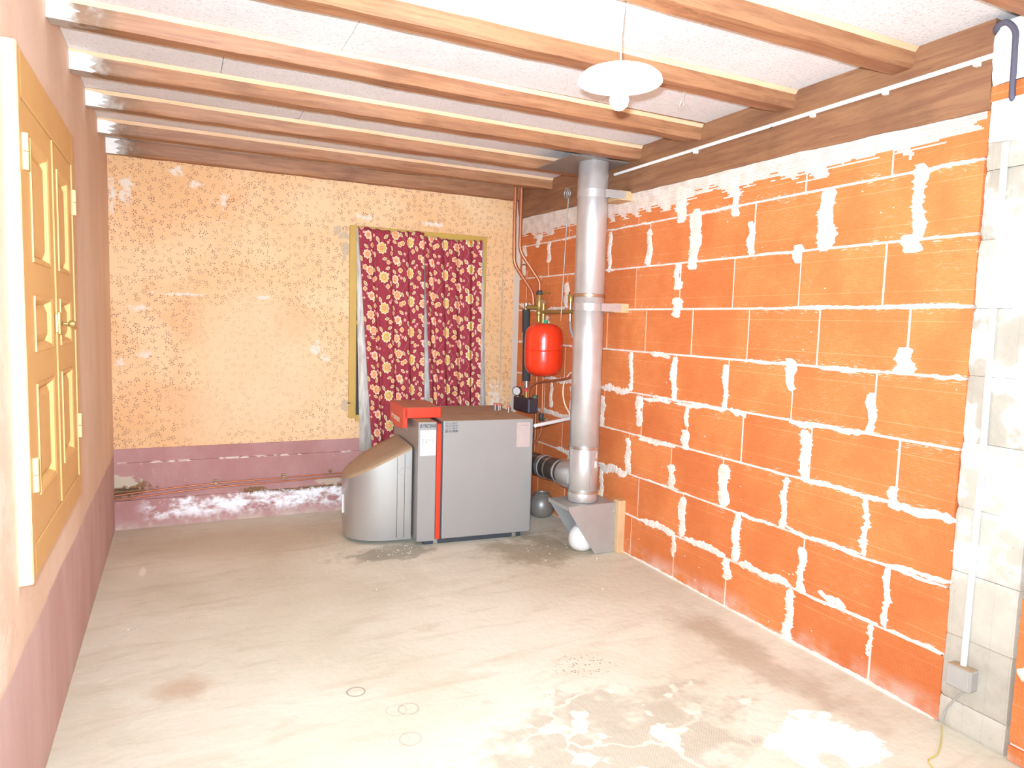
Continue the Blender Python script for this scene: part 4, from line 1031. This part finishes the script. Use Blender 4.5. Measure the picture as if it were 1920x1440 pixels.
# ================================================================ lamp
LX, LY, LZ = 1.305, 1.95, 2.230
lamp = thing('pendant_lamp', (LX, LY, LZ), 'lit bulb under a flat white dish shade hanging by a cord from the ceiling', 'lamp')
ts = NT('opal_enamel'); ts.fin(C('#f3eee4'), .35); 
_tr = ts.n('ShaderNodeBsdfTranslucent'); _tr.inputs[0].default_value = (.95, .90, .82, 1); _mx = ts.n('ShaderNodeMixShader'); _mx.inputs[0].default_value = .55
ts.t.links.new(ts.bsdf.outputs[0], _mx.inputs[1]); ts.t.links.new(_tr.outputs[0], _mx.inputs[2]); ts.t.links.new(_mx.outputs[0], ts.out.inputs[0])
MB().lathe([(.022, .034), (.05, .031), (.09, .022), (.120, .010), (.134, -.002), (.137, -.014), (.134, -.014), (.131, -.003), (.118, .006), (.09, .018), (.05, .027), (.022, .030), (.022, .034)], (LX, LY, LZ), (0, 0, 1), 48).build('shade', ts.mat, lamp, smooth=60)
MB().lathe([(.020, .0), (.021, .035), (.017, .048), (.005, .06)], (LX, LY, LZ - .012), (0, 0, 1), 20).build('socket', WHITEP, lamp, smooth=50)
tb_ = NT('glowing_bulb'); tb_.fin((1, .9, .75, 1), .3); tb_.S(tb_.bsdf.inputs['Emission Color'], (.91, .94, .93, 1)); tb_.S(tb_.bsdf.inputs['Emission Strength'], BULB_STRENGTH)
MB().lathe([(.014, .0), (.016, -.018), (.027, -.042), (.031, -.062), (.027, -.08), (.015, -.091), (0, -.094)], (LX, LY, LZ - .008), (0, 0, 1), 24).build('bulb', tb_.mat, lamp, smooth=60)
MB().tube([(LX, LY, LZ + .046), (LX - .002, LY, LZ + .13), (LX + .004, LY - .001, LZ + .20), (LX + .009, LY, ZC + .002)], .0035, 8).build('cord', GREYP, lamp, smooth=60)

# ================================================================ electrics
cd = thing('cable_conduit', (BXF - .012, 3, 2.35), 'white plastic conduit clipped along the brown main beam', 'conduit')
MB().tube([(BXF - .012, 3.70, 2.366), (BXF - .013, 2.5, 2.363), (BXF - .012, 1.45, 2.362)], .009, 10).build('tube', WHITEP, cd, smooth=60)
for y in (2.95, 2.20, 1.86, 1.52): MB().box(BXF - .020, BXF + .004, y - .009, y + .009, 2.343, 2.360).build('clip', WHITEP, cd, bevel=.002)
tag(MB().cyl((BXF - .02, 2.42, 2.352), (BXF + .006, 2.46, 2.36), .003, 6).build('bent_nail', DARK), 'dark bent nail sticking out of the main beam', 'nail')
hk = thing('wire_hook', (1.93, 2.415, 2.36), 'small wire hook under the joist right of the lamp', 'hook')
MB().tube([(1.93, 2.40, 2.414), (1.93, 2.405, 2.385), (1.94, 2.41, 2.365), (1.93, 2.42, 2.352), (1.918, 2.41, 2.362), (1.922, 2.405, 2.38)], .0022, 6).build('wire', GREYP, hk, smooth=60)

PX = XR + .003
pc = thing('wall_conduit', (PX, 1.41, .25), 'white plastic conduit running down the pale pillar', 'conduit')
MB().tube([(PX - .012, 1.425, 2.075), (PX - .011, 1.409, 1.0), (PX - .012, 1.409, .255)], .0105, 12).build('tube', WHITEP, pc, smooth=60)
jb = thing('junction_box', (PX, 1.39, 2.075), 'white plastic junction box at the top of the pillar', 'junction box')
MB().box(PX - .045, PX + .006, 1.285, 1.455, 2.078, 2.205).build('box', WHITEP, jb, bevel=.006)
MB().box(PX - .052, PX - .0445, 1.281, 1.459, 2.074, 2.209).build('lid', WHITEP, jb, bevel=.003)
sk = thing('socket_box', (PX, 1.41, .17), 'grey plastic surface socket box low on the pale pillar', 'socket box')
MB().box(PX - .046, PX + .004, 1.362, 1.448, .178, .258, 0, 1).build('body', [GREYP, DUST], sk, bevel=.007)
MB().box(PX - .052, PX - .045, 1.366, 1.444, .182, .254).build('cover', GREYP, sk, bevel=.004)
tag(MB().tube([(PX - .015, 1.39, .18), (PX - .01, 1.43, .12), (PX - .006, 1.462, .06), (PX - .012, 1.466, .012)], .0035, 8, fillet=.03).build('thin_cable', GREYP, smooth=60), 'thin grey cable leaving the grey socket box downwards', 'cable')
tag(MB().tube([(PX - .02, 1.46, .004), (2.40, 1.40, .004), (2.30, 1.352, .004), (2.24, 1.355, .004), (2.215, 1.30, .004)], .0024, 8, fillet=.04).build('earth_wire', plain('yellow_wire', '#cdbb62', .6), smooth=60), 'yellow earth wire lying on the floor by the pillar foot', 'wire')
tag(MB().tube([(XR - .01, 1.478, 2.435), (XR - .06, 1.462, 2.447), (XR - .065, 1.425, 2.455), (XR - .055, 1.398, 2.42), (XR - .05, 1.395, 2.2), (PX - .02, 1.392, 2.19)], .0095, 10, fillet=.04).build('dark_conduit', plain('dark_grey_conduit', '#57505c', .6), smooth=60), 'dark grey flexible conduit hooked over the plastered pillar head', 'conduit')
tag(MB().tube([(1.9, 1.20, 2.425), (2.15, 1.225, 2.405), (2.30, 1.228, 2.398), (2.45, 1.215, 2.42)], .0085, 10, fillet=.05).build('grey_cable', plain('pale_grey_cable', '#b8ad9c', .6), smooth=60), 'pale grey cable sagging under the joist at the top right corner', 'cable')

# plaster crumbs swept around the boiler foot
random.seed(5); m = MB()
for _ in range(85):
    c = random.random()
    if c < .6: x, y = random.uniform(.95, 1.38), random.uniform(3.95, 4.12)
    elif c < .85: x, y = random.uniform(1.95, 2.35), random.uniform(3.45, 3.85)
    else: x, y = random.uniform(-.3, 2.4), random.uniform(2.4, 4.6)
    if 1.34 < x < 2.1 and y > 3.94 - .1: continue
    r = random.uniform(.0012, .004); a = random.uniform(0, 6)
    m.lathe([(0, 0), (r, .0), (r * .8, r * .6), (0, r * .8)], (x, y, .0), (0, 0, 1), 5)
cr_ = m.build('plaster_crumbs', PLASTER); cr_['kind'] = 'stuff'; tag(cr_, 'scattered white plaster crumbs on the floor round the boiler', 'crumbs')

for o in bpy.data.objects:
    if '_w' in o: del o['_w']
